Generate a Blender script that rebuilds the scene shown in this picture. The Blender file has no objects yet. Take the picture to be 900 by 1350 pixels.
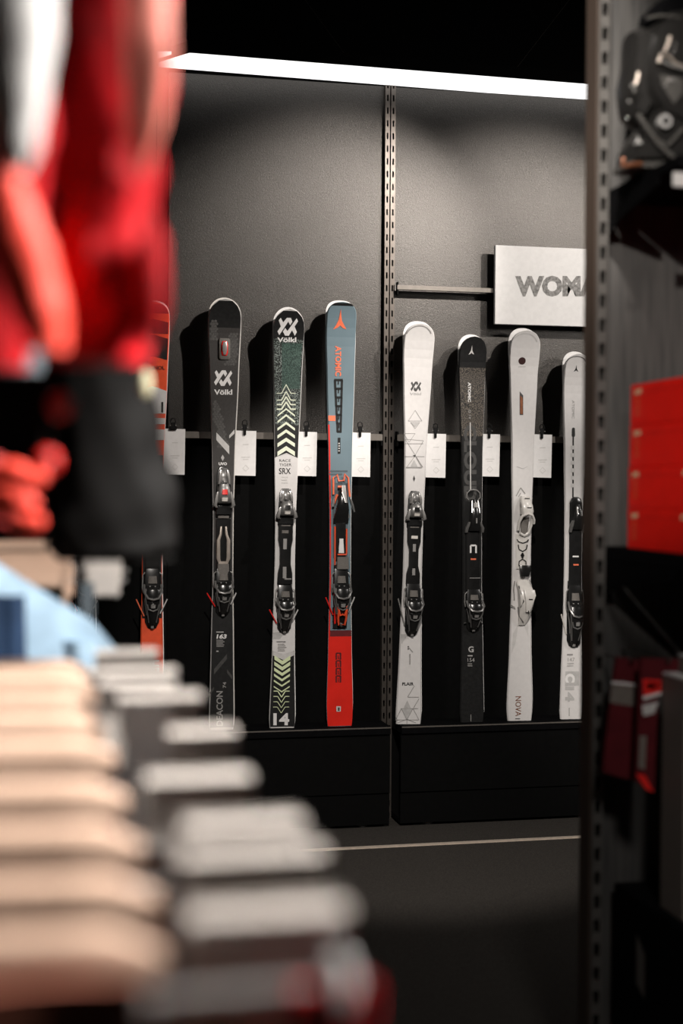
import bpy, bmesh, math, random
from mathutils import Vector, Matrix, noise
random.seed(7)
SC = bpy.context.scene
COL = SC.collection
R = math.radians

# ------------------------------------------------------------------ camera
F = 1875.0                       # focal length in pixels of the 900x1350 frame (50 mm on a 36 mm tall frame)
CAM = Vector((0, 0, 1.329))
yaw, pitch, roll = R(12.2), -math.atan(35 / F), 0.006
fwd = Vector((math.sin(yaw) * math.cos(pitch), math.cos(yaw) * math.cos(pitch), math.sin(pitch)))
rt0 = fwd.cross(Vector((0, 0, 1))).normalized()
up0 = rt0.cross(fwd)
rt = rt0 * math.cos(roll) + up0 * math.sin(roll)
up = rt.cross(fwd)
cd = bpy.data.cameras.new('camera')
cam = bpy.data.objects.new('camera', cd)
COL.objects.link(cam)
cam.matrix_world = Matrix(((rt.x, up.x, -fwd.x, CAM.x), (rt.y, up.y, -fwd.y, CAM.y), (rt.z, up.z, -fwd.z, CAM.z), (0, 0, 0, 1)))
cd.sensor_fit = 'VERTICAL'; cd.sensor_height = 36; cd.sensor_width = 24; cd.lens = 50
cd.clip_start = 0.05
cd.dof.use_dof = True; cd.dof.focus_distance = 5.5; cd.dof.aperture_fstop = 1.8
SC.camera = cam
SC.view_settings.view_transform = 'Standard'
SC.view_settings.look = 'None'
SC.view_settings.gamma = 1
SC.view_settings.exposure = 0
SC.view_settings.use_curve_mapping = False

def ray(x, y): return rt * ((x - 450) / F) - up * ((y - 675) / F) + fwd
def onY(x, y, Y): d = ray(x, y); return CAM + d * (Y / d.y)
def onX(x, y, X): d = ray(x, y); return CAM + d * (X / d.x)
def onZ(x, y, Z): d = ray(x, y); return CAM + d * ((Z - CAM.z) / d.z)
def atd(x, y, D): return CAM + ray(x, y) * D

# ------------------------------------------------------------------ materials
MATS = {}
def mat(name, col, rough=.5, metal=0, spec=.5, emit=None, es=0, noise_amt=0, noise_scale=60, bump=0, bump_scale=200, col2=None, thr=None, coat=0, sheen=0, stretch=None, trans=0):
    if name in MATS: return MATS[name]
    m = bpy.data.materials.new(name); m.use_nodes = True
    nt = m.node_tree; b = nt.nodes['Principled BSDF']
    b.inputs['Base Color'].default_value = (*col, 1)
    b.inputs['Roughness'].default_value = rough
    b.inputs['Metallic'].default_value = metal
    b.inputs['Specular IOR Level'].default_value = spec
    b.inputs['Coat Weight'].default_value = coat
    b.inputs['Sheen Weight'].default_value = sheen
    b.inputs['Transmission Weight'].default_value = trans
    if emit:
        b.inputs['Emission Color'].default_value = (*emit, 1); b.inputs['Emission Strength'].default_value = es
    tc = nt.nodes.new('ShaderNodeTexCoord'); mp = nt.nodes.new('ShaderNodeMapping')
    nt.links.new(tc.outputs['Object'], mp.inputs[0])
    if stretch: mp.inputs['Scale'].default_value = stretch
    n = nt.nodes.new('ShaderNodeTexNoise'); n.inputs['Scale'].default_value = noise_scale; n.inputs['Detail'].default_value = 4
    nt.links.new(mp.outputs[0], n.inputs['Vector'])
    cr = nt.nodes.new('ShaderNodeValToRGB')
    c2 = col2 or tuple(max(0, c * (1 - noise_amt - .04)) for c in col)
    cr.color_ramp.elements[0].color = (*c2, 1); cr.color_ramp.elements[1].color = (*col, 1)
    if thr: cr.color_ramp.elements[0].position = thr[0]; cr.color_ramp.elements[1].position = thr[1]
    else: cr.color_ramp.elements[0].position = .35; cr.color_ramp.elements[1].position = .65
    nt.links.new(n.outputs['Fac'], cr.inputs[0]); nt.links.new(cr.outputs[0], b.inputs['Base Color'])
    if bump:
        n2 = nt.nodes.new('ShaderNodeTexNoise'); n2.inputs['Scale'].default_value = bump_scale; n2.inputs['Detail'].default_value = 2
        nt.links.new(mp.outputs[0], n2.inputs['Vector'])
        bp = nt.nodes.new('ShaderNodeBump'); bp.inputs['Strength'].default_value = bump; bp.inputs['Distance'].default_value = .001
        nt.links.new(n2.outputs['Fac'], bp.inputs['Height']); nt.links.new(bp.outputs[0], b.inputs['Normal'])
    MATS[name] = m
    return m
M = dict(
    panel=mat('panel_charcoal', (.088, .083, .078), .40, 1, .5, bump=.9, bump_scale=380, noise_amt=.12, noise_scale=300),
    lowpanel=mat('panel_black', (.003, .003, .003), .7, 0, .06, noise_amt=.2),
    black=mat('black_paint', (.003, .003, .003), .6, 0, .08, noise_amt=.2),
    blacksoft=mat('black_matte', (.0035, .0035, .004), .85, 0, .06, noise_amt=.2),
    post=mat('post_steel', (.16, .14, .125), .38, .75, noise_amt=.1),
    gpost=mat('post_grey_steel', (.115, .108, .10), .45, .3, noise_amt=.15),
    ledge=mat('ledge_black', (.02, .019, .018), .35, 0, .5, noise_amt=.2),
    rail=mat('rail_steel', (.20, .18, .16), .42, .5, noise_amt=.1),
    light=mat('luminous_diffuser', (.8, .8, .8), .5, emit=(1, .985, .975), es=1.35),
    carpet=mat('carpet_charcoal', (.062, .056, .050), .95, 0, .1, noise_amt=.5, noise_scale=350, bump=.8, bump_scale=500),
    brass=mat('floor_strip_metal', (.85, .72, .60), .35, .3, noise_amt=.1),
    white=mat('white_gloss', (.70, .68, .67), .32, 0, .5, noise_amt=.01),
    offwhite=mat('white_card', (.78, .765, .755), .6, 0, .3, noise_amt=.02),
    warmwhite=mat('white_warm', (.72, .68, .63), .4, 0, .5, noise_amt=.02),
    skiblack=mat('ski_black', (.018, .018, .018), .35, 0, .5, noise_amt=.3, noise_scale=90),
    skichar=mat('ski_charcoal', (.050, .046, .044), .38, 0, .5, noise_amt=.15, noise_scale=150),
    hexgrey=mat('hex_grey', (.12, .115, .11), .4, 0, .5, noise_amt=.5, noise_scale=260),
    speck=mat('ski_speckle', (.24, .28, .26), .4, 0, .5, col2=(.008, .012, .010), thr=(.53, .57), noise_scale=260),
    speck2=mat('ski_speckle_green', (.07, .12, .10), .4, 0, .5, col2=(.018, .04, .033), thr=(.44, .56), noise_scale=240),
    cloudsp=mat('ski_speckle_brown', (.15, .125, .10), .5, 0, .4, col2=(.012, .011, .010), thr=(.47, .57), noise_scale=300),
    green=mat('pale_green_print', (.72, .80, .50), .45, noise_amt=.02),
    greenw=mat('green_white_print', (.78, .82, .66), .45, noise_amt=.02),
    midgrey=mat('grey_print', (.30, .29, .28), .5, noise_amt=.1),
    lightgrey=mat('light_grey_print', (.50, .49, .48), .5, noise_amt=.1),
    darkgrey=mat('dark_grey_print', (.06, .058, .056), .45, noise_amt=.2),
    palegrey=mat('pale_grey_print', (.60, .585, .57), .5, noise_amt=.05),
    blue=mat('ski_blue_grey', (.165, .23, .265), .36, 0, .5, noise_amt=.04, noise_scale=12),
    blue2=mat('ski_blue_grey_dark', (.10, .13, .15), .4, noise_amt=.1),
    red=mat('ski_red', (.80, .022, .012), .35, 0, .5, noise_amt=.08, noise_scale=15),
    redlogo=mat('coral_print', (.90, .19, .09), .45, noise_amt=.02),
    orange=mat('ski_orange', (.85, .10, .035), .35, noise_amt=.05),
    maroon=mat('maroon_print', (.13, .01, .012), .45, noise_amt=.2),
    bplastic=mat('binding_black', (.014, .014, .014), .22, 0, .6, noise_amt=.2, noise_scale=40),
    bgrey=mat('binding_grey', (.20, .195, .19), .3, .4, .6, noise_amt=.2, noise_scale=60),
    bwhite=mat('binding_white', (.68, .655, .62), .28, 0, .5, noise_amt=.05),
    chrome=mat('chrome', (.66, .64, .62), .22, .65, noise_amt=.05),
    champagne=mat('champagne_metal', (.62, .54, .47), .3, .55, noise_amt=.1),
    taupe=mat('taupe_rubber', (.17, .155, .14), .7, noise_amt=.4, noise_scale=500),
    redplast=mat('red_plastic', (.85, .025, .02), .3, noise_amt=.05),
    copper=mat('copper_print', (.35, .13, .06), .35, .4, noise_amt=.2),
    signink=mat('sign_ink', (.30, .29, .28), .6, 0, .3, col2=(.13, .125, .12), thr=(.35, .6), noise_scale=90),
    woodpanel=mat('grey_wood_panel', (.085, .081, .076), .55, 0, .3, col2=(.042, .041, .040), thr=(.3, .7), noise_scale=14, stretch=(9, 9, .35)),
    box=mat('red_card', (.88, .012, .006), .38, 0, .5, noise_amt=.08, noise_scale=12),
    boxorange=mat('orange_card', (.85, .085, .03), .4, noise_amt=.03),
    boxprint=mat('box_print', (.80, .50, .30), .5, noise_amt=.1),
    wood=mat('hanger_wood', (.62, .435, .33), .45, 0, .35, col2=(.54, .365, .27), thr=(.3, .7), noise_scale=20, stretch=(.5, 6, 6)),
    redcloth=mat('red_cloth', (.42, .004, .008), .75, 0, .12, noise_amt=.5, noise_scale=22, bump=.3, bump_scale=300),
    orangecloth=mat('coral_red_cloth', (.80, .06, .035), .6, 0, .3, noise_amt=.1, noise_scale=30),
    whitecloth=mat('white_cloth', (.55, .54, .53), .7, 0, .2, noise_amt=.08, noise_scale=20),
    greycloth=mat('blue_grey_cloth', (.12, .145, .165), .7, 0, .2, noise_amt=.2, noise_scale=20),
    blackcloth=mat('black_cloth', (.0055, .005, .0047), .7, 0, .15, noise_amt=.3, noise_scale=30, bump=.3, bump_scale=250),
    bluecloth=mat('light_blue_cloth', (.33, .47, .60), .75, 0, .2, noise_amt=.2, noise_scale=25),
    navycloth=mat('navy_cloth', (.02, .045, .10), .75, 0, .2, noise_amt=.2, noise_scale=25),
    plumcloth=mat('plum_cloth', (.040, .028, .032), .8, 0, .2, noise_amt=.2, noise_scale=25),
    pinkcloth=mat('pink_cloth', (.42, .22, .19), .8, 0, .15, noise_amt=.1, noise_scale=25),
    browncloth=mat('brown_cloth', (.38, .13, .085), .6, 0, .3, noise_amt=.15, noise_scale=25),
    marooncloth=mat('maroon_cloth', (.10, .008, .012), .8, 0, .2, noise_amt=.2, noise_scale=25),
    yellowcloth=mat('pale_yellow_cloth', (.62, .58, .38), .7, noise_amt=.05),
    teal=mat('teal_card', (.02, .17, .18), .45, noise_amt=.1),
    taupecard=mat('taupe_card', (.18, .155, .135), .6, noise_amt=.2, noise_scale=200),
    yellow=mat('yellow_print', (.9, .45, .05), .5, noise_amt=.05),
    bootblack=mat('boot_black', (.022, .021, .020), .3, 0, .5, noise_amt=.15),
    bootgrey=mat('boot_grey', (.10, .095, .088), .4, 0, .5, noise_amt=.1),
)

# ------------------------------------------------------------------ mesh helpers
ORG = {}
def link(name, verts, faces, material, parent=None, origin=None, smooth=False, mats=None, mi=None):
    me = bpy.data.meshes.new(name)
    if parent is not None: o0 = ORG[parent.name]
    elif origin is not None: o0 = Vector(origin)
    else:
        xs = [v[0] for v in verts]; ys = [v[1] for v in verts]; zs = [v[2] for v in verts]
        o0 = Vector(((min(xs) + max(xs)) / 2, (min(ys) + max(ys)) / 2, min(zs)))
    me.from_pydata([tuple(Vector(v) - o0) for v in verts], [], faces)
    for k in (mats or [material]): me.materials.append(k)
    bm = bmesh.new(); bm.from_mesh(me); bmesh.ops.recalc_face_normals(bm, faces=bm.faces); bm.to_mesh(me); bm.free()
    if smooth:
        me.polygons.foreach_set('use_smooth', [True] * len(me.polygons))
        try: me.set_sharp_from_angle(angle=R(42))
        except Exception: pass
    ob = bpy.data.objects.new(name, me); COL.objects.link(ob)
    if parent is not None: ob.parent = parent
    else: ob.location = o0
    ORG[ob.name] = o0
    return ob
def tag(o, label, cat, group=None):
    o['label'] = label; o['category'] = cat
    if group: o['group'] = group
    return o
def thing(name, loc, label, cat, group=None):
    o = bpy.data.objects.new(name, None); COL.objects.link(o); o.location = loc; o.empty_display_size = .05
    ORG[o.name] = Vector(loc)
    return tag(o, label, cat, group)
def struct(o): o['kind'] = 'structure'; return o

class MB:
    def __init__(s): s.v = []; s.f = []
    def add(s, v, f):
        n = len(s.v); s.v += [Vector(a) for a in v]; s.f += [tuple(i + n for i in q) for q in f]; return s
    def box(s, x0, y0, z0, x1, y1, z1, bev=0):
        bm = bmesh.new(); bmesh.ops.create_cube(bm, size=1)
        for v in bm.verts: v.co = Vector(((x0 + x1) / 2 + v.co.x * (x1 - x0), (y0 + y1) / 2 + v.co.y * (y1 - y0), (z0 + z1) / 2 + v.co.z * (z1 - z0)))
        if bev: bmesh.ops.bevel(bm, geom=bm.edges[:], offset=bev, segments=2, affect='EDGES')
        bm.verts.index_update()
        s.add([v.co.copy() for v in bm.verts], [[v.index for v in f.verts] for f in bm.faces]); bm.free(); return s
    def loops(s, rings, cap=True):           # rings: equal-length closed loops
        n = len(rings[0]); b = len(s.v)
        for r in rings: s.v += [Vector(p) for p in r]
        for i in range(len(rings) - 1):
            for k in range(n):
                s.f.append((b + i * n + k, b + i * n + (k + 1) % n, b + (i + 1) * n + (k + 1) % n, b + (i + 1) * n + k))
        if cap:
            s.f.append(tuple(b + k for k in range(n))); e = b + (len(rings) - 1) * n
            s.f.append(tuple(e + k for k in range(n)))
        return s
    def tube(s, pts, r, n=8, closed=False):
        pts = [Vector(p) for p in pts]; rings = []
        rr = r if isinstance(r, (list, tuple)) else [r] * len(pts)
        prev = None
        for i, p in enumerate(pts):
            t = (pts[min(i + 1, len(pts) - 1)] - pts[max(i - 1, 0)]).normalized()
            a = prev if prev is not None else (Vector((0, 0, 1)) if abs(t.z) < .9 else Vector((1, 0, 0)))
            u = (a - t * a.dot(t)).normalized(); w = t.cross(u); prev = u
            rings.append([p + (u * math.cos(q * 2 * math.pi / n) + w * math.sin(q * 2 * math.pi / n)) * rr[i] for q in range(n)])
        return s.loops(rings)
    def cyl(s, p0, p1, r, n=20): return s.tube([p0, p1], r, n)
    def ball(s, c, r, n=12, sq=(1, 1, 1)):
        rings = []
        for i in range(1, n):
            a = math.pi * i / n
            rings.append([Vector(c) + Vector((math.sin(a) * math.cos(2 * math.pi * k / (2 * n)) * r * sq[0], math.sin(a) * math.sin(2 * math.pi * k / (2 * n)) * r * sq[1], math.cos(a) * r * sq[2])) for k in range(2 * n)])
        return s.loops(rings)
    def build(s, name, m, parent=None, origin=None, smooth=False): return link(name, s.v, s.f, m, parent, origin, smooth)
def bx(name, m, x0, y0, z0, x1, y1, z1, parent=None, bev=.002, origin=None): return MB().box(x0, y0, z0, x1, y1, z1, bev).build(name, m, parent, origin)

def text_mesh(s, bold=.0):
    cu = bpy.data.curves.new('t', 'FONT'); cu.body = s; cu.offset = bold; cu.resolution_u = 3
    ob = bpy.data.objects.new('t', cu); COL.objects.link(ob)
    dg = bpy.context.evaluated_depsgraph_get(); dg.update()
    me = bpy.data.meshes.new_from_object(ob.evaluated_get(dg))
    v = [tuple(a.co) for a in me.vertices]; f = [tuple(p.vertices) for p in me.polygons]
    bpy.data.objects.remove(ob); bpy.data.curves.remove(cu); bpy.data.meshes.remove(me)
    if not v: return [], []
    x0 = min(a[0] for a in v); x1 = max(a[0] for a in v); y0 = min(a[1] for a in v); y1 = max(a[1] for a in v)
    return [((a[0] - x0) / (x1 - x0 + 1e-9), (a[1] - y0) / (y1 - y0 + 1e-9)) for a in v], f
def text(fn, s, x0, y0, x1, y1, m, parent, rot=0, bold=.02, name='lettering', skew=0):
    v, f = text_mesh(s, bold)
    if not v: return
    P = []
    for a, b in v:
        if rot == 'cw': x, y = x0 + b * (x1 - x0), y0 + a * (y1 - y0)
        elif rot == 'ccw': x, y = x1 - b * (x1 - x0), y1 - a * (y1 - y0)
        else: x, y = x0 + a * (x1 - x0) + skew * b, y1 - b * (y1 - y0)
        P.append(fn(x, y))
    return link(name, P, f, m, parent)
def polys(fn, pl, m, parent, name='graphic'):    # flat printed polygons, in pixel coordinates of the surface
    V = []; Fc = []
    for p in pl:
        b = len(V); V += [fn(x, y) for x, y in p]; Fc.append(tuple(range(b, b + len(p))))
    return link(name, V, Fc, m, parent)
def stroke(p, w):                                 # thick polyline -> list of quads
    out = []
    for (x0, y0), (x1, y1) in zip(p, p[1:]):
        L = math.hypot(x1 - x0, y1 - y0) or 1; dx, dy = (x1 - x0) / L, (y1 - y0) / L; nx, ny = -dy * w / 2, dx * w / 2
        e = 0
        out.append([(x0 - dx * e + nx, y0 - dy * e + ny), (x1 + dx * e + nx, y1 + dy * e + ny), (x1 + dx * e - nx, y1 + dy * e - ny), (x0 - dx * e - nx, y0 - dy * e - ny)])
    return out

# ------------------------------------------------------------------ the room
YW = 5.51
struct(bx('floor', M['carpet'], -3, -2.5, -.05, 5.5, 5.6, 0, bev=0))
struct(bx('ceiling', M['blacksoft'], -3, -2.5, 3.5, 5.5, 5.6, 3.55, bev=0))
struct(bx('wall_back', M['black'], -3, 5.53, 0, 5.5, 5.6, 3.5, bev=0))
struct(bx('wall_left', M['blacksoft'], -3.05, -2.5, 0, -3, 5.6, 3.5, bev=0))
struct(bx('wall_right', M['blacksoft'], 5.5, -2.5, 0, 5.55, 5.6, 3.5, bev=0))
struct(bx('wall_front', M['blacksoft'], -3, -2.55, 0, 5.5, -2.5, 3.5, bev=0))
XA, XB, XC = onY(221, 600, YW).x, onY(503, 600, YW).x, onY(517, 600, YW).x
XD = XC + (XB - XA) + .012
XL = XA - .05
zr = onY(450, 578, 5.45).z + .006        # rail height
TOPZ = 2.913
for (x0, x1, lab) in ((XL - 1.0, XL, 'black display wall panel at far left behind the hanging jackets'),
                      (XA, XB, 'left charcoal display wall panel lit above four skis, left of the slotted twin posts'),
                      (XC, XD, 'right charcoal display wall panel lit behind the white sign')):
    tag(bx('wall_panel', M['panel'], x0, YW, zr - .005, x1, YW + .018, TOPZ), lab, 'wall panel', None)
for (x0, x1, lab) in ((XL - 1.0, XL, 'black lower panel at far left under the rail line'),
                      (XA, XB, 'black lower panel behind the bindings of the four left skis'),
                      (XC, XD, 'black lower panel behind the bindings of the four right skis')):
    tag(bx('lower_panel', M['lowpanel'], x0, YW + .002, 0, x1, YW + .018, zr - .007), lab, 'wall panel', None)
# slotted posts
def slotted_post(x0, x1, y0, y1, z0, z1, m, label, pitch=.05, slot=.024, name='slotted_post', group=None, sw=.36):
    w = x1 - x0; a = x0 + w * (1 - sw) / 2; b = x1 - w * (1 - sw) / 2
    mb = MB(); t = .002
    mb.box(x0, y0, z0, a, y0 + t, z1).box(b, y0, z0, x1, y0 + t, z1)
    z = z0
    n = int((z1 - z0) / pitch)
    for i in range(n + 1):
        za = z + slot
        if za < z1: mb.box(a, y0, za, b, y0 + t, min(z + pitch, z1))
        z += pitch
    mb.box(x0, y0 + t, z0, x0 + t, y1, z1).box(x1 - t, y0 + t, z0, x1, y1, z1)
    th = thing(name, ((x0 + x1) / 2, y0, z0), label, 'post', group)
    mb.build('slotted_face', m, th)
    MB().box(x0 + t + .0005, y1 - .002, z0, x1 - t - .0005, y1, z1).build('post_back', M['blacksoft'], th)
    return th
pm = (XB + XC) / 2
slotted_post(XB + .001, pm - .0025, YW - .022, YW + .018, 0, TOPZ, M['post'], 'left one of the twin slotted steel posts between the two wall bays')
slotted_post(pm + .0025, XC - .001, YW - .022, YW + .018, 0, TOPZ, M['post'], 'right one of the twin slotted steel posts between the two wall bays')
slotted_post(XL + .004, XL + .024, YW - .012, YW + .018, 0, TOPZ, M['black'], 'black slotted post at the left edge of the left bay behind the red jacket')
slotted_post(XD + .004, XD + .024, YW - .012, YW + .018, 0, TOPZ, M['black'], 'black slotted post closing the right bay behind the shelf unit')
# ledges the skis stand on, plinths below
ZL = .395; YL = 5.33
for (x0, x1, side) in ((XL - 1.0, XL, 'far left'), (XA, XB, 'left'), (XC, XD, 'right')):
    lg = thing('display_ledge', ((x0 + x1) / 2, YL, ZL - .03), 'thin black ledge of the %s bay carrying ski tails' % side, 'ledge')
    MB().box(x0, YL + .0015, ZL - .03, x1, YW - .024, ZL, .001).build('ledge_board', M['blacksoft'], lg)
    MB().box(x0, YL, ZL - .006, x1, YL + .0012, ZL - .001).build('front_edge', M['rail'], lg)
    p = thing('plinth_cabinet', ((x0 + x1) / 2, YL + .02, .012), 'black plinth cabinet under the ski ledge of the %s bay' % side, 'cabinet')
    MB().box(x0, YL + .012, .135, x1, YL + .03, ZL - .032, .001).build('front_panel', M['black'], p)
    MB().box(x0, YL + .018, .012, x1, YL + .036, .130, .001).build('kick_board', M['black'], p)
    MB().box(x0, YL + .036, .012, x1, YW - .024, .03, .001).build('cabinet_base', M['blacksoft'], p)
    for fx in (x0 + .12, x1 - .10):
        MB().cyl((fx, YL + .06, 0), (fx, YL + .06, .012), .022).build('levelling_foot', M['midgrey'], p)
mb = MB(); a = onZ(180, 1131, .0); b = onZ(900, 1099, .0)
ys = (a.y + b.y) / 2
struct(bx('trim_1', M['brass'], -1.5, ys - .014, 0, 3.5, ys + .014, .004, bev=.001))
# horizontal rails skis lean on
def rail(x0, x1, y0, y1, z0, z1, label, br=None):
    th = thing('support_rail', ((x0 + x1) / 2, y0, z0), label, 'rail')
    MB().box(x0, y0, z0, x1, y1, z1, .001).build('rail_bar', M['rail'], th)
    for x in br or (x0, x1 - .006):
        MB().box(x, y0 + .001, z0 - .02, x + .006, YW - .022, z1 + .012, .001).build('bracket', M['black'], th)
    return th
YR0, YR1 = 5.447, 5.472
xr0 = onY(243, 577, YR0).x
for (x0, x1, s) in ((xr0 - .45, XB - .012, 'left'), (XC + .004, XD - .004, 'right')):
    rail(x0, x1, YR0, YR1, zr - .013, zr + .013, 'grey steel rail across the %s bay behind the skis, price cards clipped to it' % s)
z375 = onY(585, 381, 5.47).z
YS = 5.455
rail(XC + .004, XD - .004, YS + .008, YS + .028, z375 - .009, z375 + .009, 'upper grey rail holding the white sign above the four right skis')
# sign
sg0 = onY(653, 323, YS - .012); sg1 = onY(653, 427, YS - .012); sgx = onY(838, 370, YS - .012).x
sign = thing('department_sign', ((sg0.x + sgx) / 2, YS - .004, sg1.z), 'white rectangular sign with grey capital letters above the right skis', 'sign')
MB().box(sg0.x, YS - .012, sg1.z, sgx, YS + .007, sg0.z, .001).build('sign_board', M['offwhite'], sign)
fn = lambda x, y: onY(x, y, YS - .0128)
text(fn, 'WOMAN', 679, 363.5, 811, 391, M['signink'], sign, bold=.055)
# luminous strip
ZS = 2.92
def strip(p, label):
    th = thing('light_strip', (sum(q.x for q in p) / 4, sum(q.y for q in p) / 4, ZS), label, 'light')
    lo = [Vector((q.x, q.y, ZS)) for q in p]; hi = [Vector((q.x, q.y, ZS + .012)) for q in p]
    MB().loops([lo, hi]).build('diffuser', M['light'], th)
    c = sum(lo, Vector()) / 4
    q0 = [c + (q - c) * 1.0 + Vector((0, 0, .0125)) for q in lo]
    MB().loops([q0, [q + Vector((0, 0, .045)) for q in q0]]).build('housing', M['black'], th)
    return th
farL = onZ(203, 88, ZS); nearL = onZ(250, 74, ZS); farR = onZ(776, 133, ZS); nearR = onZ(776, 115, ZS)
yf = (farL.y + farR.y) / 2; yn = (nearL.y + nearR.y) / 2
print('strip', farL, nearL, farR, nearR)
s1 = strip([farL, nearL, Vector((nearR.x, nearR.y, ZS)) + (nearR - nearL) * .35, farR + (farR - farL) * .35], 'long white luminous light strip above the skis')
s2 = strip([onZ(226, 72, ZS), onZ(196, 81, ZS), onZ(60, 92, ZS), onZ(60, 72, ZS)], 'short end of a second white luminous strip behind the red jacket')
for px, py in ((472, 112), (552, 118)):
    q = onZ(px, py, ZS)
    MB().box(q.x - .008, q.y - .004, ZS - .018, q.x + .008, q.y + .004, ZS, .001).build('end_clip', M['white'], s1)
for (a_, b_, lab) in (((402, 0), (468, 90), 'thin suspension wire of the light strip, left one'), ((750, 0), (668, 106), 'thin suspension wire of the light strip, right one')):
    q = onY(*b_, 5.36); t0 = onY(*a_, 5.36); d = (t0 - q); t1 = q + d * ((3.5 - q.z) / d.z); q = q + d * ((ZS + .055 - q.z) / d.z)
    tag(MB().tube([q, t1], .0011, 6).build('suspension_wire', M['post']), lab, 'wire')

# ------------------------------------------------------------------ skis
class Ski:
    T = .011
    def __init__(s, tail, tip, widths, m, label, p=2.0, rt_len=.055, rear=M['white'], edge=None, rearoff=(.0035, .015), ty=5.395, tipy=5.430):
        s.P0 = onY(tail[0], tail[1], ty); s.P0.z = ZL + .0005
        s.P1 = onY(tip[0], tip[1], tipy)
        s.S = (s.P1 - s.P0).normalized(); s.L = (s.P1 - s.P0).length
        s.U = (Vector((1, 0, 0)) - s.S * s.S.x).normalized(); s.N = s.U.cross(s.S)
        if s.N.y > 0: s.N = -s.N
        s.off = .0125
        s.root = thing('ski_pair', (s.P0.x, s.P0.y, ZL), label, 'skis', None)
        w = []
        for y, ww in widths:
            u0, s0 = s.us(tail[0] - ww / 2, y); u1, _ = s.us(tail[0] + ww / 2, y)
            w.append((s0, (u1 - u0) / 2))
        w.sort(); s.w = w; s.p = p; s.rl = rt_len
        s.ski = s.mesh('ski', m, +1, 0, 0, s.root)
        s.rear = s.mesh('ski', rear, -1, rearoff[0], rearoff[1], s.root)
    def us(s, x, y):
        d = ray(x, y); n = s.N; o = s.P0 + n * (s.off + s.T)
        t = (o - CAM).dot(n) / d.dot(n); q = CAM + d * t - s.P0
        return q.dot(s.U), q.dot(s.S)
    def hw(s, t):
        w = s.w
        if t <= w[0][0]: b = w[0][1]
        elif t >= w[-1][0]: b = w[-1][1]
        else:
            for (a0, b0), (a1, b1) in zip(w, w[1:]):
                if a0 <= t <= a1:
                    k = (t - a0) / (a1 - a0); k = k * k * (3 - 2 * k) * .5 + k * .5; b = b0 + (b1 - b0) * k; break
        e = (t - (s.L - s.rl)) / s.rl
        if e > 0: b *= max(0, 1 - min(1, e) ** s.p) ** (1 / s.p)
        e = (.012 - t) / .012
        if e > 0: b *= 1 - .06 * e
        return b
    def curl(s, t): e = max(0, (t - (s.L - .17)) / .17); return .036 * e * e
    def P(s, u, t, n=0, side=1):
        if side > 0: return s.P0 + s.U * u + s.S * t + s.N * (s.off + s.curl(t) + n)
        return s.P0 + s.U * u + s.S * t + s.N * (s.off - .0015 - s.curl(t) * .35 - n)
    def ts(s, t0, t1, n): return [t0 + (t1 - t0) * i / n for i in range(n + 1)]
    def mesh(s, name, m, side, du, ds, parent):
        L = s.L; T = list(s.ts(0, L - s.rl, 44)) + [L - s.rl + s.rl * math.sin(math.pi / 2 * i / 16) for i in range(1, 17)]
        mb = MB(); rings = []
        for t in T:
            w = max(s.hw(t), .0015); tt = t + ds; q = []
            for u, n in ((-w, 0), (-w, s.T * .55), (-w + min(.004, w * .5), s.T), (-w * .33, s.T * 1.04), (w * .33, s.T * 1.04), (w - min(.004, w * .5), s.T), (w, s.T * .55), (w, 0)):
                q.append(s.P(u + du, tt, n, side))
            rings.append(q)
        mb.loops(rings)
        return mb.build(name, m, parent, smooth=False)
    lay = 0
    def fn(s, lift=None):
        s.lay += 1; h = s.T * 1.04 + .0004 + .00012 * s.lay if lift is None else lift
        def f(x, y):
            u, t = s.us(x, y); return s.P(u, t, h)
        return f
    def zone(s, y0, y1, m, inset=.004, v0=0, v1=0, name='colour_field', xf=None):     # printed band that follows the outline; v = chevron depth in px
        s.lay += 1; h = s.T * 1.04 + .0003 + .00012 * s.lay
        _, t1 = s.us(s.root_x, y0); _, t0 = s.us(s.root_x, y1)
        sc = abs(s.us(s.root_x, 700)[1] - s.us(s.root_x, 710)[1]) / 10
        n = max(6, int((t1 - t0) / .02)); cols = [-1, -.5, 0, .5, 1]; V = []; Fc = []
        xf = xf or (-1, 1)
        for i in range(n + 1):
            for c in cols:
                k = i / n; cc = xf[0] + (c + 1) / 2 * (xf[1] - xf[0])
                t = t0 + (t1 - t0) * k + sc * (v0 * (1 - abs(c)) * k + v1 * (1 - abs(c)) * (1 - k))
                w = max(.0008, s.hw(min(t, s.L)) - inset); V.append(s.P(w * cc, t, h))
        nc = len(cols)
        for i in range(n):
            for j in range(nc - 1): Fc.append((i * nc + j, i * nc + j + 1, (i + 1) * nc + j + 1, (i + 1) * nc + j))
        return link(name, V, Fc, m, s.ski)
    @property
    def root_x(s): return s.tailx
    def t_of(s, y): return s.us(s.tailx, y)[1]
    def c(s, y):                                  # centre-line x offset is zero in ski space
        return 0
    # --- hardware in ski space (cm), y positions from the photo
    def loft(s, secs, name, m, parent, k=12, pw=3.5, smooth=True):
        rings = []
        for y, cu, hw, n0, n1 in secs:
            t = s.t_of(y); r = []
            for i in range(k):
                a = 2 * math.pi * i / k; ca, sa = math.cos(a), math.sin(a)
                uu = math.copysign(abs(ca) ** (2 / pw), ca) * hw; nn = (math.copysign(abs(sa) ** (2 / pw), sa) + 1) / 2 * (n1 - n0) + n0
                r.append(s.P((cu + uu) / 100, t, s.T + nn / 100))
            rings.append(r)
        return MB().loops(rings).build(name, m, parent, smooth=smooth)
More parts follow.
